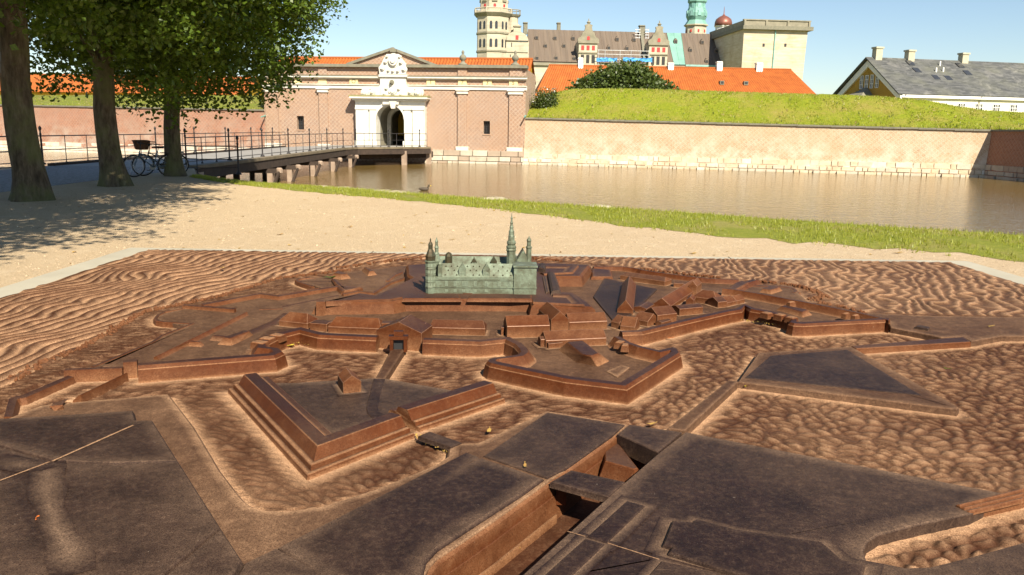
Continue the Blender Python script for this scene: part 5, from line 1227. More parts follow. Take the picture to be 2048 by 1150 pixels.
# ---- the cast water: one displaced sheet
def vnoise(x, y, seed, sc):
    g = np.random.default_rng(seed).random((128,128)); X_ = x*sc; Y_ = y*sc
    i = np.floor(X_).astype(int); j = np.floor(Y_).astype(int); fx = X_-i; fy = Y_-j
    fx = fx*fx*(3-2*fx); fy = fy*fy*(3-2*fy); i %= 128; j %= 128; i1 = (i+1)%128; j1 = (j+1)%128
    return (g[i,j]*(1-fx)+g[i1,j]*fx)*(1-fy)+(g[i,j1]*(1-fx)+g[i1,j1]*fx)*fy
def worley(x, y, seed, sc, ax=1.0, rot=0.0):
    c, s_ = math.cos(rot), math.sin(rot); u = (x*c+y*s_)*sc; v = (-x*s_+y*c)*sc*ax
    r = np.random.default_rng(seed).random((64,64,2)); i = np.floor(u).astype(int); j = np.floor(v).astype(int)
    d1 = np.full(u.shape, 9.0); d2 = np.full(u.shape, 9.0)
    for a in (-1,0,1):
        for b in (-1,0,1):
            q = r[(i+a)%64,(j+b)%64]; d = np.hypot(i+a+q[...,0]-u, j+b+q[...,1]-v)
            m_ = d < d1; d2 = np.where(m_, d1, np.minimum(d2, d)); d1 = np.where(m_, d, d1)
    return d1, d2
def inside(x, y, poly):
    r = np.zeros(x.shape, bool); n = len(poly)
    for k in range(n):
        x1_, y1_ = poly[k][0], poly[k][1]; x2_, y2_ = poly[(k+1)%n][0], poly[(k+1)%n][1]
        if y1_ == y2_: continue
        c = ((y1_ > y) != (y2_ > y)); r ^= c & (x < (x2_-x1_)*(y-y1_)/(y2_-y1_)+x1_)
    return r
NX = 1180
ys = [FLOORY0]
while ys[-1] < FLOORY1: ys.append(ys[-1] + .0046+.0014*max(0,ys[-1]-2))
ys[-1] = FLOORY1; ys = np.array(ys); xs = np.linspace(FLOORX0, FLOORX1, NX)
GX, GY = np.meshgrid(xs, ys)
# drop what the frame could never see near the camera's sides
W1 = vnoise(GX+20,GY+20,1,1.6)*.6+vnoise(GX+20,GY+20,2,4.0)*.4
W2 = vnoise(GX+20,GY+20,3,2.2); W3 = vnoise(GX+20,GY+20,4,7.0); W4 = vnoise(GX+20,GY+20,5,18.0)
def saw(ph):                               # asymmetric wave, 0..1
    f = ph-np.floor(ph); return np.where(f < .68, .5-.5*np.cos(np.pi*f/.68), .5+.5*np.cos(np.pi*(f-.68)/.32))
seaL = saw((GX*.98-GY*.19)/.090 + (W1-.5)*2.7 + (W2-.5)*1.3 + (W3-.5)*.6 + (W4-.5)*.12)
seaR = saw((GX*.95-GY*.30+.18*np.sin(GX*.8))/.088 + (W1-.5)*1.6 + (W2-.5)*1.2 + (W3-.5)*1.25 + (W4-.5)*.4)
def pads(seed, sc, ax, rot, wob=.03, p=.6):
    u, v = worley(GX+10+wob*(W3-.5)*2+.02*W4, GY+10+wob*(W2-.5)*4+.02*W3, seed, sc, ax, rot)
    return np.clip((v-u)*1.35, 0, 1)**p
moat = pads(21, 9.5, 2.9, R(10), .05, .75)
scal = pads(8, 15.5, 1.25, R(-20), .04, .7)
lump = pads(11, 13.0, 1.1, R(30), .05, .8)
# region masks
isl = trz(0,('A',[(-400,1000),(100,830),(600,565),(850,420),(1300,330),(1650,215),(2048,165)]),('K',[(1900,160)]),('T',[(880,480),(260,480),(-300,700)]))
isr = trz(0,('T',[(1074,480),(1074,522)]),('Q',[(600,180),(1500,240)]),('L',[(480,130),(800,180),(1530,275),(1900,290)]),('M',[(420,120),(840,170),(1120,260),(1530,460)]),('D',[(1000,490),(2100,520)]),('T',[(2200,480)]))
mL = inside(GX,GY,isl); mR = inside(GX,GY,isr)
scr = trz(0,('H',[(85,436),(380,200),(520,60),(700,0),(2300,-40),(2300,900),(100,900)]),('N',[(1450,1000),(1990,560)]))
mS = inside(GX,GY,trz(0,('T',[(1250,815),(1400,700),(1560,640),(2300,640),(2300,1300),(1300,1000)])))&~mR
mP = inside(GX,GY,trz(0,('P',[(100,700),(1300,440),(2100,150),(2100,900),(800,1150),(100,1000)])))
peb = inside(GX,GY,trz(0,('A',[(-400,1060),(100,835),(600,575),(850,435),(1300,340),(1650,225),(1800,230),(1870,290),(1500,340),(1080,400),(900,455),(1090,500),(380,770),(90,920),(-300,1100)])))&~mL
peb |= inside(GX,GY,trz(0,('M',[(830,225),(1060,280),(980,320),(1530,480),(1000,380),(640,300)])))
Hh = np.where(mL, seaL*(.017+.008*W2)-.006, np.where(mR, seaR*(.010+.007*W2)-.004, np.where(mP, lump*.020-.010, np.where(mS, scal*.0135-.007, moat*.0125-.006))))
Hh = np.where(peb, W4*.004+RNG.random(GX.shape)*.006+.004, Hh)
RAVM = inside(GX,GY,trz(0,('F',[(50,132),(380,125),(825,622),(1430,382),(1650,440),(1450,567),(900,762),(600,784),(340,560)])))
mo2 = pads(31, 11.0, 2.2, R(-28), .05, .7)*(.55+.45*W2)
Hh = np.where(RAVM, mo2*.0125-.005, Hh)
crest = np.where(mL, seaL, np.where(mR, seaR, np.where(mP, lump, np.where(mS, scal, np.where(RAVM, mo2, moat)))))  # ripple height, steers the painted crest light and left-sea crest shade
# channel cut
chan = offs(ccw(trz(.0,('G',[(1280,276),(868,572),(120,1190),(690,1190),(1228,668),(1535,396)]))), -.012, True)
mC = inside(GX,GY,chan); Hh = np.where(mC, -.115, Hh)
# dust gathers against everything that stands up; ripple light is painted in too
DS = np.array(DUSTSEG); dist = np.full(GX.shape, 9.0)
for a in DS:
    bx0, bx1 = min(a[0],a[2])-.14, max(a[0],a[2])+.14; by0, by1 = min(a[1],a[3])-.14, max(a[1],a[3])+.14
    i0, i1 = np.searchsorted(xs,[bx0,bx1]); j0, j1 = np.searchsorted(ys,[by0,by1])
    if i1 <= i0 or j1 <= j0: continue
    gx, gy = GX[j0:j1,i0:i1], GY[j0:j1,i0:i1]; dx, dy = a[2]-a[0], a[3]-a[1]
    t = np.clip(((gx-a[0])*dx+(gy-a[1])*dy)/(dx*dx+dy*dy+1e-12),0,1)
    d = np.hypot(gx-a[0]-t*dx, gy-a[1]-t*dy); dist[j0:j1,i0:i1] = np.minimum(dist[j0:j1,i0:i1], d)
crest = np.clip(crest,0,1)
dust = np.clip(1.0-dist/.07,0,1)**1.5*1.1 + np.where(mL,.95,np.where(mR,.62,np.where(peb,.40,np.where(mS,.50,.40))))*np.where(mL, 1-crest, np.where(mR, crest**2.2, crest**1.8))  # dust at edges and left-sea troughs; elsewhere pale crests paint in sunlight
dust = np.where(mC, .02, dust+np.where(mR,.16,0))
Hh *= np.where(mC|mL|mR, 1, np.clip(dist/.05,.12,1))
Hh *= np.where(mC, 1, np.clip(np.minimum(np.minimum(FLOORY1-GY,GX-FLOORX0),FLOORX1-GX)/.07,.45,1))
# the far and left rim of the casting comes down to the plinth
hid = np.zeros(GX.shape, bool)
for poly, z in LANDPOLY:
    if abs(area2(poly)) > .05: hid |= inside(GX,GY,poly)&(dist > .03)
hid &= ~mC
hid |= (np.abs(GX) > GY*.80+.25)
idx = np.arange(GX.size).reshape(GX.shape)
keep = ~(hid[:-1,:-1]&hid[1:,:-1]&hid[:-1,1:]&hid[1:,1:])
Q4 = np.stack([idx[:-1,:-1][keep], idx[:-1,1:][keep], idx[1:,1:][keep], idx[1:,:-1][keep]], 1)
used = np.unique(Q4); remap = np.full(GX.size,-1); remap[used] = np.arange(len(used)); Q4 = remap[Q4]
co = np.stack([GX.ravel()[used], GY.ravel()[used], (ZB+Hh).ravel()[used]],1).astype(np.float32)
me = bpy.data.meshes.new('base_plate'); me.vertices.add(len(co)); me.vertices.foreach_set('co', co.ravel())
me.loops.add(Q4.size); me.loops.foreach_set('vertex_index', Q4.ravel().astype(np.int32))
me.polygons.add(len(Q4)); me.polygons.foreach_set('loop_start', np.arange(0,Q4.size,4,dtype=np.int32)); me.polygons.foreach_set('loop_total', np.full(len(Q4),4,dtype=np.int32))
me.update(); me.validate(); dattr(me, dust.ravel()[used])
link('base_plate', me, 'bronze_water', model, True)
kk = np.argmin((GX-tr('F',[(450,450)],0)[0].x)**2+(GY-tr('F',[(450,450)],0)[0].y)**2); print('base plate quads', len(Q4), hid.ravel()[kk], Hh.ravel()[kk], dust.ravel()[kk], dist.ravel()[kk], [i for i,(p_,z_) in enumerate(LANDPOLY) if inside(GX.ravel()[kk:kk+1],GY.ravel()[kk:kk+1],p_)[0]])
rim = MB()
for a, b, c, d in ((FLOORX0,FLOORX1,FLOORY1-.006,FLOORY1+.004),(FLOORX0-.004,FLOORX0+.006,FLOORY0,FLOORY1),(FLOORX1-.006,FLOORX1+.004,FLOORY0,FLOORY1)):
    rim.prism([(a,c),(b,c),(b,d),(a,d)], .36, ZB-.004)
o = rim.build('rim', 'bronze_wall', model); dattr(o.data, [.2]*len(o.data.vertices))
# channel walls, floor and the sloped sluice
cw = trz(.03,('G',[(1284,276),(868,572),(480,852),(165,1062),(115,1120),(90,1190)]))
sweep('channel_wall', cw, [(.0,.03,.5),(.010,.022,.3),(.014,-.02,.1),(.017,-.022,.2),(.019,-.115,.3),(.03,-.116,.6)], side=1, seg=False)
sweep('channel_ledge', offs(trz(.03,('G',[(868,572),(480,852),(165,1062)])), .026, False), [(0,-.085,.9),(.006,-.084,.9),(.007,-.12,.4)], side=1, seg=False)
slab('sluice', [*tr('G',[(1282,282),(1420,452)],.02), *tr('G',[(1392,492),(1212,440),(1208,334)],.0)], .0, -.1, .004, .03, 'bronze_wall', .2, .1, 0, seg=False)
# line of rip-rap stones between beach and sea
m = MB()
def pebble(m, x, y, z, r):
    k = 6; a0 = random.random()*6
    V = [(x,y,z+r*.8)]
    for i in range(k):
        a = a0+i*2*math.pi/k; q = r*random.uniform(.75,1.15); V.append((x+math.cos(a)*q, y+math.sin(a)*q, z+r*random.uniform(-.1,.35)))
    F = [(0,1+i,1+(i+1)%k) for i in range(k)]
    b = len(V)
    for i in range(k): V.append((V[1+i][0], V[1+i][1], z-r))
    F += [(1+(i+1)%k,1+i,b+i,b+(i+1)%k) for i in range(k)]
    m.add(V, F)
for k, pts in (('A',[(95,822),(250,720),(480,640),(620,560),(850,425),(1100,375),(1300,330),(1620,232),(2040,178)]),('K',[(900,270),(1500,190),(1880,150)]),('Q',[(430,160),(940,215)]),('L',[(760,172),(1000,205),(1300,245),(1640,275)]),('M',[(360,135),(500,135),(660,150),(830,178),(950,205),(1060,255),(1130,300),(980,322),(1100,370),(1300,405),(1530,468)])):
    for p in resample(tr(k, pts, .0), .016):
        for _ in range(2): pebble(m, p.x+random.gauss(0,.018), p.y+random.gauss(0,.018), ZB+.012, random.uniform(.006,.014))
o = m.build('rip_rap', 'bronze_wall', model, kind='stuff'); dattr(o.data, [.25]*len(o.data.vertices))

def dust_streak(k, pts, z, w, d=.8):
    p = resample(tr(k,pts,z),.03); n = len(p); V = []; D = []; fr = [(-1,0),(-.4,.6),(0,1),(.45,.55),(1,0)]
    for i, q in enumerate(p):
        t = (p[min(n-1,i+1)]-p[max(0,i-1)]).normalized(); nn = Vector((-t.y,t.x)); ww = w*(1.0+.18*math.sin(i*.31)+.10*math.sin(i*.83+1)); e_ = min(1,i/3,(n-1-i)/3)
        for f, dd in fr: V.append((q.x+nn.x*f*ww,q.y+nn.y*f*ww,ZB+z+.0022)); D.append(dd*d*e_)
    F = [(i*5+j,i*5+j+1,(i+1)*5+j+1,(i+1)*5+j) for i in range(n-1) for j in range(4)]
    me = bpy.data.meshes.new('dust_streak'); me.from_pydata(V,[],F); dattr(me,D); link('dust_streak', me, 'bronze_dark', model)
dust_streak('E',[(300,455),(290,560),(300,680),(330,800),(370,900),(430,1010),(460,1150)],.0526,.050,.62)
dust_streak('E',[(-40,430),(60,455),(160,475),(260,470),(310,455)],.0530,.05,.6)
# ---- green castle on the relief (part of the model): built in its own axes
cA = onz(850,586,ZB+.112); cB = onz(1072,588,ZB+.112)
CZ = ZB+.110
cu = Vector((cB.x-cA.x, cB.y-cA.y, 0)); CW = cu.length; cu.normalize(); cv = Vector((-cu.y,cu.x,0))
def cpt(s, t, z): return Vector((cA.x,cA.y,CZ)) + cu*s + cv*t + Vector((0,0,z))
PX = CW/222.0                                # metres per photo pixel at the castle front
def ob(name, m, mat='verdigris', parent=None, smooth=False): return m.build(name, mat, parent or castle_part, smooth)
def cbox(m, s0, s1, t0, t1, z0, z1):
    c = cpt((s0+s1)/2,(t0+t1)/2,(z0+z1)/2); m.box(c, (abs(s1-s0),abs(t1-t0),abs(z1-z0)), cu)
D_ = 150*PX
m = MB()
cbox(m, 2*PX, 176*PX, .0, 42*PX, -.01, 34*PX); cbox(m, 1*PX, 177*PX, -.004, 42*PX, 12.2*PX, 14*PX); cbox(m, 20*PX, 177*PX, -.004, 42*PX, 27*PX, 30*PX)
cbox(m, 2*PX, 40*PX, 42*PX, D_, -.01, 34*PX); cbox(m, 150*PX, 200*PX, 42*PX, D_, -.01, 34*PX); cbox(m, 2*PX, 210*PX, D_-42*PX, D_, -.01, 34*PX)
castle_part = m.build('castle', 'verdigris', model)
m = MB()
def gable_roof(m, s0, s1, t0, t1, z0, zr, alongs=True):
    if alongs: V = [cpt(s0,t0,z0),cpt(s1,t0,z0),cpt(s1,t1,z0),cpt(s0,t1,z0),cpt(s0,(t0+t1)/2,zr),cpt(s1,(t0+t1)/2,zr)]; F = [(0,1,5,4),(1,2,5),(2,3,4,5),(3,0,4)]
    else: V = [cpt(s0,t0,z0),cpt(s1,t0,z0),cpt(s1,t1,z0),cpt(s0,t1,z0),cpt((s0+s1)/2,t0,zr),cpt((s0+s1)/2,t1,zr)]; F = [(0,1,4),(1,2,5,4),(2,3,5),(3,0,4,5)]
    m.add(V, F+[(3,2,1,0)])
gable_roof(m, 32*PX, 177*PX, .0, 42*PX, 34*PX, 58*PX); ob('roof', m)
m = MB(); gable_roof(m, 2*PX, 200*PX, D_-42*PX, D_, 34*PX, 56*PX); ob('roof', m)
m = MB(); gable_roof(m, 2*PX, 38*PX, 30*PX, D_-10*PX, 34*PX, 52*PX, False); ob('roof', m)
m = MB(); gable_roof(m, 165*PX, 205*PX, 20*PX, D_-10*PX, 34*PX, 58*PX, False); ob('roof', m)
# right hand square tower
m = MB(); cbox(m, 177*PX, 222*PX, -.012, 46*PX, -.01, 52*PX); cbox(m, 176*PX, 223*PX, -.016, 47*PX, 12.2*PX, 14.2*PX); cbox(m, 175.5*PX, 224*PX, -.02, 48*PX, 55*PX, 58*PX); cbox(m, 178*PX,221*PX,-.01,45*PX,51*PX,56*PX)
tw = ob('square_tower', m)
m = MB()
for s, z in ((193,22),(208,22),(193,40),(208,40)): cbox(m, (s-1.0)*PX, (s+1.0)*PX, -.016, -.009, (z-1)*PX, (z+1)*PX)
ob('window', m, 'bronze_pale', tw)
# octagonal stair tower at the left corner
def spire(m, s, t, z0, prof, n=8): m.lathe(cpt(s*PX,t*PX,0), [(r*PX, (z0+z)*PX) for r, z in prof], n, rot=R(22.5))
m = MB(); spire(m, 11, 4, 0, [(10,-2),(10,12),(11.5,13),(10.5,15),(10.5,24),(11.3,24.5),(10.5,25.5),(10.5,37),(11.3,37.5),(10.5,38.5),(10.5,50),(11.3,50.5),(10.5,52),(10.5,62),(12,63),(12.5,65),(10,66)])
ot = ob('corner_tower', m)
m = MB(); spire(m, 11, 4, 66, [(10,0),(10.5,8),(11.5,9),(9,12),(7,18),(5,22),(4.6,23),(4.6,30),(5,31),(3.6,35),(1.5,38),(1.3,40),(1.6,42),(.4,45)]); ob('spire', m, 'bronze_bare', ot)
m = MB()
for fc in range(8):
    a = R(45*fc+22.5+22.5-22.5*2)
    for z in (18,31,44,57):
        for dx in (-2.2,2.2):
            c = cpt(11*PX,4*PX,z*PX)+Vector((math.cos(a)*9.8*PX-math.sin(a)*dx*PX, math.sin(a)*9.8*PX+math.cos(a)*dx*PX,0)); m.box(c,(.0025,2.0*PX,6*PX),Vector((math.cos(a),math.sin(a),0)))
ob('window', m, 'bronze_pale', ot)
m = MB(); spire(m, 22, 22, 20, [(8,0),(8,40),(9,41),(9,44),(7,46),(5.5,56),(6,57),(4,60),(4,68),(5,69),(3,74),(2.8,80),(3.6,81),(1.5,86),(.4,90)]); ob('turret', m, 'verdigris')
m = MB(); cbox(m, 26*PX, 34*PX, -.004, 20*PX, 30*PX, 56*PX); spire(m, 30, 6, 56, [(5,0),(5.5,3),(4,6),(2,8),(.3,11)]); ob('gable', m)
# main spire, tiered
m = MB(); spire(m, 174, 92, 30, [(10,0),(10,44),(11.5,45),(11.5,47),(10,49)]); st = ob('spire_tower', m)
m = MB(); spire(m, 174, 92, 79, [(9.5,0),(10.5,2),(10.5,5),(8.0,7),(9.6,11),(9.2,15),(6.8,17),(6.4,25),(7.2,26),(6.0,28),(5.6,35),(6.2,36),(4.6,38),(3.6,42),(4.4,45),(3.2,47),(2.6,51),(3.4,54),(2.2,56),(1.6,61),(2.4,64),(1,67),(.4,74)], 12); ob('spire', m, 'verdigris', st)
m = MB(); spire(m, 211, 92, 30, [(6,0),(6,50),(7.5,52),(6,54),(4.5,55),(4.5,64),(5.5,66),(4.5,69),(2,72),(.4,76)]); ob('turret', m)
m = MB(); gable_roof(m, 184*PX, 214*PX, 88*PX, 128*PX, 50*PX, 76*PX, False); cbox(m,186*PX,214*PX,88*PX,128*PX,20*PX,50*PX); ob('gable', m)
m = MB(); spire(m, 43, 100, 34, [(8,0),(8,22),(8,26),(6.5,31),(3,34),(.2,35)]); ob('dome', m, 'bronze_bare')
# dormers
def dormer(s, t, z, w, h, dk=False):
    m = MB(); cbox(m, (s-w/2)*PX, (s+w/2)*PX, t*PX, (t+14)*PX, z*PX, (z+h*.55)*PX)
    gable_roof(m, (s-w/2-.6)*PX, (s+w/2+.6)*PX, (t-.5)*PX, (t+14)*PX, (z+h*.55)*PX, (z+h)*PX, False)
    m.lathe(cpt(s*PX,(t+.5)*PX,(z+h-1)*PX), [(1.2*PX,0),(.7*PX,3*PX),(1.1*PX,4*PX),(.2*PX,5.5*PX)], 6)
    o = ob('dormer', m, 'bronze_bare' if dk else 'verdigris'); w_ = MB()
    for dz in (3,8):
        for dx in (-3,0,3): cbox(w_, (s+dx-.8)*PX, (s+dx+.8)*PX, (t-.9)*PX, (t+.4)*PX, (z+dz-1.6)*PX, (z+dz+1.6)*PX)
    ob('window', w_, 'bronze_pale', o)
dormer(74,1.5,34,14,26); dormer(122,1.5,34,14,26); dormer(96,D_/PX-41,36,11,18,True); dormer(138,D_/PX-41,34,13,24,True)
m = MB()
for i, (s, f) in enumerate([(41,.75),(52,.75),(64,.75),(84,.75),(96,.75),(108,.75),(137,.75),(155,.75),(46,.45),(58,.45),(90,.45),(102,.45),(146,.45),(164,.45),(40,.12),(63,.12),(96,.12),(108,.12),(137,.12),(155,.12),(171,.12)]):
    t = 21*f; z = 34+24*f; gable_roof(m, (s-1.8)*PX,(s+1.8)*PX,(t-1.2)*PX,(t+3)*PX,(z)*PX,(z+2.8)*PX,False)
ob('roof_hatch', m, 'bronze_bare')
for grp, mat in ((None,'bronze_pale'),):
    for s in (43,60,77,83,100,122,148,169):
        m = MB()
        for i in range(3):
            for j in range(5): cbox(m, (s+(i-1)*2.0-.75)*PX, (s+(i-1)*2.0+.75)*PX, -.0035, .001, (15.2+j*2.1)*PX, (16.8+j*2.1)*PX)
        ob('window', m, mat)
    for s in (43,60,77,100,122):
        m = MB()
        for i in range(3):
            for j in range(2): cbox(m, (s+(i-1)*2.0-.8)*PX, (s+(i-1)*2.0+.8)*PX, -.003, .001, (4.0+j*2.4)*PX, (5.9+j*2.4)*PX)
        ob('window', m, mat)
m = MB()
for i in range(75): cbox(m, (24+i*2.03)*PX, (25+i*2.03)*PX, -.005, -.001, 30*PX, 33*PX)
ob('cornice', m, 'bronze_pale')
m = MB(); cbox(m, 78*PX, 92*PX, -.02, .0, -.012, .0); cbox(m,76*PX,94*PX,-.012,.0,-.004,.004); ob('doorstep', m, 'bronze_wall')
# ================================================================== bridge and railings
bridge = empty('timber_bridge', (-14.7,45,WZ), 'dark timber footbridge on raking trestles leading to the white portal', 'bridge')
fa = GF.p(GF.st(864,290)[0],.9,0); fb = GF.p(GF.st(672,290)[0],.9,0)
ER = [Vector(p) for p in ((-12.2,31.2),(-12.25,40),(-12.3,50),(-12.4,60.0),(-11.9,62.2),(-6.9,67.3),(fa.x,fa.y))]
EL = [Vector(p) for p in ((-17.2,31.2),(-17.2,50),(-17.2,63.0),(fb.x,fb.y))]
m = MB(); m.prism([tuple(p) for p in ER]+[tuple(p) for p in reversed(EL)], -.16, .012); m.build('deck','asphalt_pale',bridge)
m = MB()
def beam(m, path, off, w, z0, z1):
    A_ = offs(path,off,False); B_ = offs(path,off+w,False)
    for i in range(len(path)-1):
        P = [(A_[i].x,A_[i].y),(A_[i+1].x,A_[i+1].y),(B_[i+1].x,B_[i+1].y),(B_[i].x,B_[i].y)]; m.prism(P,z0,z1)
beam(m, ER[:6], -.30, .30, -.44, -.03); m.build('edge_beam','timber_dark',bridge)
m = MB(); beam(m, ER[:6], -.34, .42, -.03, .10); m.build('kerb_beam','beam_top',bridge)
m = MB(); beam(m, EL[:3], .0, .30, -.44, .10); m.build('edge_beam','timber_dark',bridge)
m = MB(); m.prism([(-17.5,30.6),(-11.9,30.6),(-11.9,31.9),(-17.5,31.9)], WZ-.3, -.17); m.build('abutment','granite_c',bridge)
def at_x(px, x): d = ray(px,340); return d.y*x/d.x
for px in (545,584,630,670,704.5,734,757,775):
    y = at_x(px,-11.75)
    if y > 61: y = 60.5
    t = MB(); t.box((-14.6,y,-.56),(6.3,.26,.22)); to = t.build('trestle','timber_dark',bridge)
    m = MB(); m.lathe((-11.42,y,-.55),[(.08,-.15),(.16,-.1),(.17,.08),(.1,.15)],8); m.build('beam_head','timber_grey',to)
    for x in (-11.85,-14.7,-17.2):
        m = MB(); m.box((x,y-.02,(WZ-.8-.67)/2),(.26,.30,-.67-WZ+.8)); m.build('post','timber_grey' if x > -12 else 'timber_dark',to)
    m = MB(); a, b = Vector((-11.40,y-.1,-.58)), Vector((-11.72,y-.22,WZ-.1)); m.tube(a,b,.08,.09,5); m.build('brace','timber_dark',to)
for (x, y) in ((-8.6,65.4),(-6.9,67.6)):
    m = MB(); m.box((x,y,-.95),(.4,.4,1.5)); m.build('pier_post','timber_grey',bridge)
m = MB(); m.box((-9.3,66.3,-.55),(7.2,.3,.5),Vector((.7,.714,0)).normalized()); m.build('cross_beam','timber_dark',bridge)
POSTC = {}
def rail_post(main, parent, p, h, name='post'):
    key = (main, round(h,2))
    if key not in POSTC:
        m = MB()
        if main: m.lathe((0,0,0),[(.11,0),(.11,.04),(.05,.08),(.035,.16),(.032,h-.25),(.05,h-.22),(.03,h-.18),(.03,h-.08),(.055,h-.04),(.05,h+.03),(.0,h+.09)],8)
        else: m.lathe((0,0,0),[(.05,0),(.05,.03),(.018,.06),(.016,h)],6)
        me = bpy.data.meshes.new(name); me.from_pydata(m.v,[],m.f); me.materials.append(MT['iron']); me.polygons.foreach_set('use_smooth',[True]*len(me.polygons)); POSTC[key] = me
    o = bpy.data.objects.new(name, POSTC[key]); COL.objects.link(o); o.parent = parent; o.matrix_parent_inverse = PINV[parent.name]; o.location = p; return o
def railing(label, path, z, step=1.6, every=3, hs=(.12,.52,1.02), group='iron railings along road and bridge', start=0):
    pl = [Vector(p) for p in path]; e = empty('railing', (pl[0].x,pl[0].y,z), label, 'railing', group)
    for h in hs:
        m = MB()
        for a, b in zip(pl,pl[1:]): m.tube((a.x,a.y,z+h),(b.x,b.y,z+h),.022 if h > .6 else .016,None,6)
        m.build('rail','iron',e)
    L_ = sum((b-a).length for a, b in zip(pl,pl[1:])); n_ = int(L_/step)
    for i in range(n_+1):
        q = at_len(pl,i/n_); mn = (i+start)%every == 0; rail_post(mn,e,(q.x,q.y,z),1.3 if mn else 1.02)
    return e
railing('long black iron railing on the near right side of the bridge', [(-12.35,31.4),(-12.45,60.0),(-12.0,62.0)], .10)
railing('black iron railing along the landing in front of the white portal', [(-11.8,62.3),(-7.0,67.1)], .10, .75, 4)
railing('black iron railing on the far left side of road and bridge', [(-17.1,6),(-17.1,31.2),(-17.1,62.5)], .10, 1.6, 3)
railing('lower inner rail in front of the far left railing with short posts', [(-16.95,8),(-16.95,30)], .0, .9, 99, (.10,.62), start=1)
for o in list(bpy.data.objects):
    pass
railing('short black fence on the bank below the bridge end', [(-12.2,30.0),(-10.9,28.9),(-9.8,29.6)], -.12, 1.15, 2, (.25,.55,1.0))

# ================================================================== trees
def leaf_cloud(name, clumps, nleaf, size, mat, parent, sig=(.34,.34,.26), droop=.15):
    C = np.array([c[:3] for c in clumps]); rad = np.array([c[3] if len(c) > 3 else 1.0 for c in clumps]); K = len(C)
    N = K*nleaf; ci = np.repeat(np.arange(K),nleaf)
    P = C[ci]+np.clip(RNG.normal(0,1,(N,3)),-1.7,1.7)*np.array(sig)*rad[ci][:,None]
    d = P-C[ci]; P[:,2] -= droop*(d[:,0]**2+d[:,1]**2)
    nrm = RNG.normal(0,1,(N,3)); nrm[:,2] = np.abs(nrm[:,2])*.9+.25; nrm += np.array([sdir.x,sdir.y,sdir.z])*.25; nrm /= np.linalg.norm(nrm,axis=1)[:,None]
    t = RNG.normal(0,1,(N,3)); t[:,2] -= .7; t -= nrm*(t*nrm).sum(1)[:,None]; t /= np.linalg.norm(t,axis=1)[:,None]; b = np.cross(nrm,t)
    s = size*RNG.uniform(.7,1.25,N)[:,None]
    V = np.stack([P-t*s*.55, P+b*s*.46-t*s*.1-nrm*s*.10, P+t*s*.6-nrm*s*.12, P-b*s*.46-t*s*.1-nrm*s*.10],1).reshape(-1,3)
    me = bpy.data.meshes.new(name); me.vertices.add(4*N); me.vertices.foreach_set('co',V.astype(np.float32).ravel())
    me.loops.add(4*N); me.loops.foreach_set('vertex_index',np.arange(4*N,dtype=np.int32)); me.polygons.add(N)
    me.polygons.foreach_set('loop_start',np.arange(0,4*N,4,dtype=np.int32)); me.polygons.foreach_set('loop_total',np.full(N,4,dtype=np.int32)); me.update()
    return link(name, me, mat, parent)
def trunk_mesh(m, base, pts, radii, n=14, lump=.08, flare=0.0, seed=0):
    rg_ = random.Random(seed); ph = [rg_.uniform(0,6.28) for _ in range(4)]; V = []
    for (p, r) in zip(pts,radii):
        for i in range(n):
            a = 6.2832*i/n; z = p[2]
            q = r*(1+lump*math.sin(3*a+ph[0]+z*1.3)+lump*.7*math.sin(5*a+ph[1]-z*2.1)+lump*.5*math.sin(z*5+ph[2]+a))
            if flare and z < .9: q *= 1+flare*((.9-z)/.9)**2*(1+.45*math.sin(4*a+ph[3]))
            V.append((base[0]+p[0]+math.cos(a)*q, base[1]+p[1]+math.sin(a)*q, base[2]+z))
    k = len(pts); F = [(j*n+i,j*n+(i+1)%n,(j+1)*n+(i+1)%n,(j+1)*n+i) for j in range(k-1) for i in range(n)]+[tuple((k-1)*n+i for i in range(n))]
    m.add(V,F)
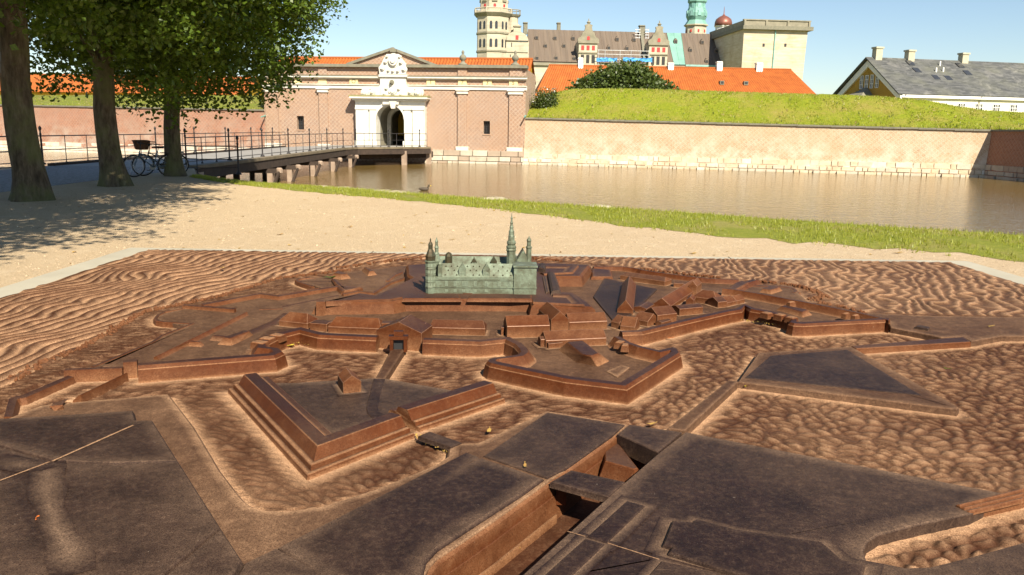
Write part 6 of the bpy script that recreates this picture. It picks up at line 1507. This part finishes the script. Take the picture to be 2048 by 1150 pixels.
def lime(label, x, y, r, seed, lean=(0,0), cen=(0,0,6.6), rad=(4.6,4.4,4.6), zlow=2.4, K=420, nleaf=95, group='lime trees beside the road', skirt=None):
    rg_ = random.Random(seed); e = empty('lime_tree',(x,y,0),label,'tree',group); m = MB()
    zs_ = [-.1,.15,.4,.7,1.0,1.5,2.0,2.5,3.0,3.6,4.4,5.5,7,9]
    pts = [(lean[0]*z/4+.04*math.sin(z*1.7+seed),lean[1]*z/4,z) for z in zs_]; rd = [r*(1.06-.055*z) for z in zs_]
    trunk_mesh(m,(x,y,0),pts,rd,16,.05,.38,seed); m.build('trunk','bark',e,True)
    clumps = []; tries = 0
    while len(clumps) < K and tries < 40000:
        tries += 1; u = Vector((rg_.gauss(0,1),rg_.gauss(0,1),rg_.gauss(0,1))).normalized(); q = rg_.random()**.42
        p = Vector((cen[0]+u.x*rad[0]*q, cen[1]+u.y*rad[1]*q, cen[2]+u.z*rad[2]*q)); rr_ = math.hypot(p.x,p.y)
        zl = zlow+.35*math.sin(p.x*1.9+seed)+.3*math.sin(p.y*2.3+seed*2)+(.9 if rr_ < 1.3 else 0)
        if skirt: zl += skirt(p.x,p.y)
        if p.z < zl: continue
        clumps.append((x+p.x,y+p.y,p.z,rg_.uniform(.75,1.25)))
    m = MB()
    for i in range(16):
        c = clumps[rg_.randrange(len(clumps))]; z0_ = rg_.uniform(2.8,6.5); s_ = Vector((x+lean[0]*z0_/4,y,z0_)); t_ = Vector(c[:3]); mid = s_.lerp(t_,.5)+Vector((0,0,.6)); m.tube(s_,mid,r*.30,r*.17,7,False); m.tube(mid,t_,r*.17,.02,6,False)
        for _ in range(3):
            c2 = min((clumps[rg_.randrange(len(clumps))] for _ in range(12)), key=lambda c_: (Vector(c_[:3])-mid).length); m.tube(mid,Vector(c2[:3]),.05,.012,5,False)
    m.build('limb','bark',e,True)
    leaf_cloud('crown',clumps,nleaf,.115,'leaf_lime',e)
    return e
lime('thick trunked lime tree at the left edge, nearest the viewer', -10.25, 17.5, .30, 1, (-.04,0), (.1,0,7.0), (5.3,4.6,4.6), 3.05, 760, 110, skirt=lambda x, y: .75*max(0,min(1,(x-.3)*1.2)))
lime('middle lime tree of the three, left of the parked bicycles', -10.55, 21.8, .275, 2, (-.05,0), (.4,.2,6.6), (4.9,4.4,4.6), 2.45, 720, 110, skirt=lambda x, y: .7 if x < -.5 else (.5*max(0,min(1,(x-2.0)*.6))))
lime('rightmost lime tree with crown spreading towards the gatehouse', -10.75, 26.4, .245, 3, (0,0), (.6,.0,6.2), (4.5,4.6,4.7), 2.2, 760, 110, skirt=lambda x, y: .35*max(0,min(1,(x-2.5)*.8)))
t_ = lime('lime tree out of frame left of the viewer, shading the gravel', -7.2, 4.6, .33, 4, (0,0), (.3,.2,7.4), (4.6,3.6,3.2), 4.8, 230, 95)
lime('lime tree just beyond the left edge, next in the row', -10.2, 9.4, .32, 5, (0,0), (1.3,1.0,7.3), (5.4,4.2,3.7), 4.4, 640, 115)
# bush behind the rampart, rose bush by the gatehouse
def bush(name, label, px0, px1, ytop, ybot, depth, K, nleaf, size, mat, cat, sig, seed, zg=1.15, shape=None):
    rg_ = random.Random(seed); A_, B_ = ondepth(px0,ybot,depth), ondepth(px1,ybot,depth); zt = ondepth((px0+px1)/2,ytop,depth).z; cx = (A_.x+B_.x)/2; w = (B_.x-A_.x)/2; zb = A_.z
    e = empty(name,(cx,depth,zg),label,cat); cl = []
    while len(cl) < K:
        u = Vector((rg_.gauss(0,1),rg_.gauss(0,1),abs(rg_.gauss(0,1)))).normalized(); q = rg_.random()**.4
        top = shape(u.x*q) if shape else 1.0
        cl.append((cx+u.x*w*q*.93, depth+u.y*w*.6*q, zb-.4+(zt-zb)*u.z*q*.95*top+(.0), rg_.uniform(.7,1.3)))
    m = MB()
    for i in range(9):
        c = cl[rg_.randrange(K)]; b0 = Vector((cx+rg_.uniform(-.3,.3)*w,depth,zg-.2)); m.tube(b0,Vector(c[:3]),.13,.03,6,False)
    m.build('trunk','bark',e); leaf_cloud('crown',cl,nleaf,size,mat,e,sig); return e, cl
bush('tree','dark green spreading tree behind the rampart in front of the castle',1136,1356,112,184,84,330,70,.30,'leaf_bush','tree',(.62,.62,.42),5,shape=lambda x: .62+.5*max(0,.75-abs(x+.05)))
e, cl = bush('rose_bush','small bush with white blossoms beside the gatehouse corner',1062,1120,163,202,RW.p(2,-4,0).y,70,60,.11,'leaf_bush','bush',(.26,.26,.22),6,zg=3.0)
leaf_cloud('blossom',[c for c in cl if c[2] > 4.2][:40],3,.13,'petal',e,(.3,.3,.25))
# ================================================================== bicycles
def bicycle(label, at, yaw, lean, basket, red, frame='frame_blue'):
    e = empty('bicycle', at, label, 'bicycle', 'bicycles parked between the trees'); PINV[e.name] = Matrix.Identity(4)
    e.rotation_euler = (R(lean),0,yaw)            # local x forward, z up
    def ring(m, c, r, t, n=28, k=6):
        V = []; 
        for i in range(n):
            a = 6.2832*i/n
            for j in range(k):
                b = 6.2832*j/k; q = r+t*math.cos(b); V.append((c[0]+math.cos(a)*q,c[1]+t*math.sin(b),c[2]+math.sin(a)*q))
        m.add(V,[(i*k+j,((i+1)%n)*k+j,((i+1)%n)*k+(j+1)%k,i*k+(j+1)%k) for i in range(n) for j in range(k)])
    for cx in (.52,-.52):
        m = MB(); ring(m,(cx,0,.34),.325,.018); w = m.build('wheel','tyre',e,True)
        m = MB(); ring(m,(cx,0,.34),.298,.010)
        for i in range(18): a = 6.2832*i/18; m.tube((cx,.02*(-1)**i,.34),(cx+math.cos(a)*.3,0,.34+math.sin(a)*.3),.0025,None,4,False)
        m.tube((cx,-.05,.34),(cx,.05,.34),.022); m.build('rim','chrome',w)
        m = MB(); V = []
        for i in range(13):
            a = R(-5+ (170)*i/12); 
            for yy in (-.03,.03): V.append((cx+math.cos(a)*.36,yy,.34+math.sin(a)*.36))
        m.add(V,[(2*i,2*i+1,2*i+3,2*i+2) for i in range(12)]); m.build('mudguard','red_paint' if red and cx < 0 else 'tyre',e)
    m = MB(); BB = (-.05,0,.30); HT = (.33,0,.80); HB = (.37,0,.66); ST = (-.20,0,.78)
    for a, b, r in ((BB,HB,.019),(BB,ST,.017),((.345,0,.74),(-.10,0,.48),.016),(HT,HB,.021),(BB,(-.52,.04,.34),.010),(BB,(-.52,-.04,.34),.010),((-.17,0,.70),(-.52,.04,.34),.009),((-.17,0,.70),(-.52,-.04,.34),.009),(HB,(.52,.05,.34),.012),(HB,(.52,-.05,.34),.012)): m.tube(a,b,r)
    m.build('frame',frame,e,True)
    m = MB(); m.tube((.33,0,.80),(.30,0,1.0),.014); m.tube((.30,0,1.0),(.36,.14,1.05),.012); m.tube((.30,0,1.0),(.36,-.14,1.05),.012)
    for s in (-1,1): m.tube((.36,s*.14,1.05),(.16,s*.28,1.03),.012); m.tube((.20,s*.265,1.03),(.07,s*.30,1.02),.018)
    m.build('handlebar','iron',e,True)
    m = MB(); m.tube((-.20,0,.78),(-.23,0,.90),.013); m.build('seat_post','chrome',e)
    m = MB(); V = [(-.36,-.09,.93),(-.36,.09,.93),(-.20,.06,.94),(-.02,.02,.93),(-.02,-.02,.93),(-.20,-.06,.94)]; m.add(V+[(a,b,c-.05) for a, b, c in V],[(0,5,4,3,2,1),(6,7,8,9,10,11)]+[(i,(i+1)%6,6+(i+1)%6,6+i) for i in range(6)]); so2 = m.build('saddle','tyre',e); bv = so2.modifiers.new('b','BEVEL'); bv.width = .015; bv.segments = 2
    m = MB(); m.lathe((0,0,0),[(.10,-.008),(.10,.008)],16); me_ = m.build('chainring','chrome',e); me_.data.transform(Matrix.Rotation(R(90),4,'X')); me_.data.transform(Matrix.Translation((-.05,-.03,.30)))
    m = MB(); m.tube((-.05,-.05,.30),(.06,-.05,.18),.010); m.tube((-.05,.05,.30),(-.16,.05,.42),.010); m.box((.06,-.10,.18),(.08,.09,.02)); m.box((-.16,.10,.42),(.08,.09,.02)); m.build('crank','iron',e)
    m = MB(); m.box((-.50,0,.735),(.42,.12,.02)); m.tube((-.52,.06,.34),(-.48,.06,.73),.007); m.tube((-.52,-.06,.34),(-.48,-.06,.73),.007); m.build('carrier','iron',e)
    m = MB(); m.box((-.74,0,.68),(.02,.06,.05)); m.build('rear_light','red_paint',e)
    if basket:
        m = MB(); c = (-.48,0,.76) if basket == 'rear' else (.55,0,.84); w0, w1, h = .17, .23, .25; n = 20; V = []
        for lv in range(6):
            f = lv/5
            for i in range(n):
                a = 6.2832*i/n; q = (w0+(w1-w0)*f)*(1+.012*(-1)**(i+lv)); V.append((c[0]+math.copysign(abs(math.cos(a))**.6,math.cos(a))*q*1.1,c[1]+math.copysign(abs(math.sin(a))**.6,math.sin(a))*q*.85,c[2]+h*f))
        m.add(V,[(l*n+i,l*n+(i+1)%n,(l+1)*n+(i+1)%n,(l+1)*n+i) for l in range(5) for i in range(n)]+[tuple(range(n-1,-1,-1))]); bo = m.build('basket','wicker',e); s_ = bo.modifiers.new('s','SOLIDIFY'); s_.thickness = .012
        m = MB(); 
        for i in range(n): a, b = V[5*n+i], V[5*n+(i+1)%n]; m.tube(a,b,.014,None,5,False)
        m.build('basket_rim','wicker',bo)
    return e
pb = ondepth(300,300,25.9); bicycle('pale framed bicycle leaning towards the right hand tree', (pb.x,25.9,0), R(222), -6, None, False)
pb = ondepth(319,300,26.5); bicycle('bicycle with brown wicker basket and red mudguard behind the pale one', (pb.x,26.5,0), R(216), -7, 'front', True, 'iron')
# ================================================================== duck on the moat
pd = onz(848,381,WZ); m = MB(); dk = empty('duck',(pd.x,pd.y,WZ),'small dark duck swimming on the moat near the bridge','duck')
V = []; prof = [(-.26,.02,.10),(-.20,.06,.08),(-.08,.11,.07),(.08,.12,.06),(.18,.08,.07),(.23,.03,.09)]
for x, r_, z in prof:
    for i in range(10): a = 6.2832*i/10; V.append((pd.x+x,pd.y+math.cos(a)*r_,WZ+z+math.sin(a)*r_*.8))
m.add(V,[(k*10+i,k*10+(i+1)%10,(k+1)*10+(i+1)%10,(k+1)*10+i) for k in range(5) for i in range(10)]+[tuple(range(9,-1,-1)),tuple(50+i for i in range(10))]); m.tube((pd.x+.17,pd.y,WZ+.10),(pd.x+.22,pd.y,WZ+.24),.04,.03); m.lathe((pd.x+.24,pd.y,WZ+.22),[(.02,-.03),(.05,.0),(.05,.04),(.02,.07)],8); m.build('body','duck_brown',dk,True)
m = MB(); m.tube((pd.x+.27,pd.y,WZ+.235),(pd.x+.35,pd.y,WZ+.225),.022,.012,6); m.build('bill','yellow_leaf',dk)
# ================================================================== fallen leaves
def fallen(label, p, size, mat, rz, curl=.3, group='fallen leaves'):
    m = MB(); n = 9; V = [(0,0,.004)]
    for i in range(n):
        a = 6.2832*i/n; q = size*(.5+.18*math.cos(2*a)+.08*math.sin(5*a)); V.append((math.cos(a)*q*1.3,math.sin(a)*q*.8,.004+curl*size*(math.cos(a)**2)*.6+random.uniform(0,.1)*size))
    c, s_ = math.cos(rz), math.sin(rz); m.add([(x*c-y*s_+p[0],x*s_+y*c+p[1],z+p[2]) for x, y, z in V],[(0,1+i,1+(i+1)%n) for i in range(n)]); m.tube((p[0]+c*size*.6,p[1]+s_*size*.6,p[2]+.006),(p[0]+c*size*1.2,p[1]+s_*size*1.2,p[2]+.012),.0015,None,4)
    return m.build('fallen_leaf',mat,None,label=label,cat='leaf',group=group)
def onmod(px, py, z): q = onz(px,py,ZB+z); return (q.x,q.y,ZB+z)
for i, (px, py, z, sz, mt, lab) in enumerate([(1050,934,.038,.020,'dead_leaf','small dry leaf on the dark plate beside the channel'),(978,865,.012,.03,'dead_leaf','brown leaf on the ripples below the ravelin'),(960,1112,-.10,.035,'orange_leaf','bright orange leaf lying in the channel'),(1030,1096,-.105,.028,'yellow_leaf','small yellow leaf on the channel floor'),(1257,930,-.05,.032,'yellow_leaf','curled yellow leaf standing in the far end of the channel'),(1236,955,-.09,.03,'orange_leaf','orange leaf in the far end of the channel'),(1133,1003,-.10,.025,'yellow_leaf','small pale leaf under the plank bridge'),(1495,773,.012,.03,'yellow_leaf','yellow leaf at the corner of the triangular plate'),(1302,850,.012,.025,'dead_leaf','pale leaf at the end of the causeway'),(1979,654,.036,.03,'dead_leaf','brown leaf on the far right pier plate'),(578,692,.012,.04,'yellow_leaf','yellow leaf litter in the bay left of the model gate'),(1340,677,.012,.022,'orange_leaf','tiny orange leaf at the foot of the curtain rampart'),(1893,739,.02,.02,'leaf_lime','tiny green leaf on the right ripples'),(75,1040,.048,.018,'orange_leaf','tiny orange leaf on the lower left plate'),(445,537,.03,.03,'dead_leaf','small brown leaf among the left sea ripples'),(660,556,.035,.05,'leaf_lime','yellow green sprig on the far left bank of the model')]):
    fallen(lab,onmod(px,py,z),sz,mt,random.random()*6,.3 if i != 4 else .9)
for i, (px, py) in enumerate(((845,487),(905,480),(830,431),(1180,527),(700,455),(560,470),(610,400),(1385,508),(1795,507))):
    lab = ['beside the small castle spire, straight left of it','just left of the castle model, near the border','nearest the grass strip, mid picture','right of the castle model beside the border','left half, between border and shade','left half, close to the concrete corner','left, near the bridge end of the gravel','right third, near the border','far right, between border and grass'][i]
    q = onz(px,py,0); fallen('brown fallen leaf on the gravel, '+lab,(q.x,q.y,0.0),random.uniform(.05,.09),'dead_leaf',random.random()*6,.3,'leaves on the gravel')
# twigs / litter caught in corners
for k, pts in (('M',[(240,565),(420,575),(640,610)]),('J',[(1350,715),(1560,670),(1660,690)]),('F',[(1440,385),(1560,440),(1600,470)]),('M',[(1830,660),(1900,665),(2030,700)])):
    m = MB(); path = resample(tr(k,pts,.006),.012)
    for p in path:
        for _ in range(3):
            x, y = p.x+random.gauss(0,.012), p.y+random.gauss(0,.008); a = random.random()*6; l_ = random.uniform(.006,.018); z = ZB+.012+random.random()*.008
            m.add([(x,y,z),(x+math.cos(a)*l_,y+math.sin(a)*l_,z+.003),(x+math.cos(a+.6)*l_*.8,y+math.sin(a+.6)*l_*.8,z+.006),(x-math.sin(a)*l_*.4,y+math.cos(a)*l_*.4,z)],[(0,1,2,3)])
    m.build('leaf_litter','dead_leaf',None,label='dry leaf litter caught in a corner of the bronze relief',cat='litter',kind='stuff')

LX = sorted((q.x,q.y) for q in low)
def on_gravel(x, y):
    return x > -11.5 and y < np.interp(x,[p[0] for p in LX],[p[1] for p in LX])-.15 and not (-4.1 < x < 4.8 and y < 8.5)
m = MB(); rg2 = random.Random(5)
for _ in range(6500):
    y = 8.5+rg2.random()**1.3*15; x = rg2.uniform(-.62,.62)*y
    if on_gravel(x,y):
        r_ = rg2.uniform(.006,.016)*(1 if rg2.random() < .93 else 1.8); k = 5; a0 = rg2.random()*6
        V = [(x,y,r_*.8)]+[(x+math.cos(a0+i*1.2566)*r_*rg2.uniform(.8,1.2),y+math.sin(a0+i*1.2566)*r_*rg2.uniform(.8,1.2),0.0) for i in range(k)]
        m.add(V,[(0,1+i,1+(i+1)%k) for i in range(k)])
m.build('loose_pebbles','pebble_mix',None,label='small loose pebbles strewn over the pale gravel',cat='pebbles',kind='stuff')

m = MB(); rg3 = random.Random(11)
for _ in range(220):
    y = 8.6+rg3.random()*13; x = rg3.uniform(-.58,.55)*y; a = rg3.random()*6.28; l_ = rg3.uniform(.02,.05); z = .006
    if not on_gravel(x,y): continue
    m.add([(x,y,z),(x+math.cos(a)*l_,y+math.sin(a)*l_,z+rg3.uniform(0,.02)),(x+math.cos(a+.7)*l_*1.3,y+math.sin(a+.7)*l_*1.3,z),(x-math.sin(a)*l_*.6,y+math.cos(a)*l_*.6,z+rg3.uniform(0,.015))],[(0,1,2,3)])
m.build('leaf_crumbs','dead_leaf',None,label='tiny dry leaf crumbs scattered over the gravel',cat='litter',kind='stuff')
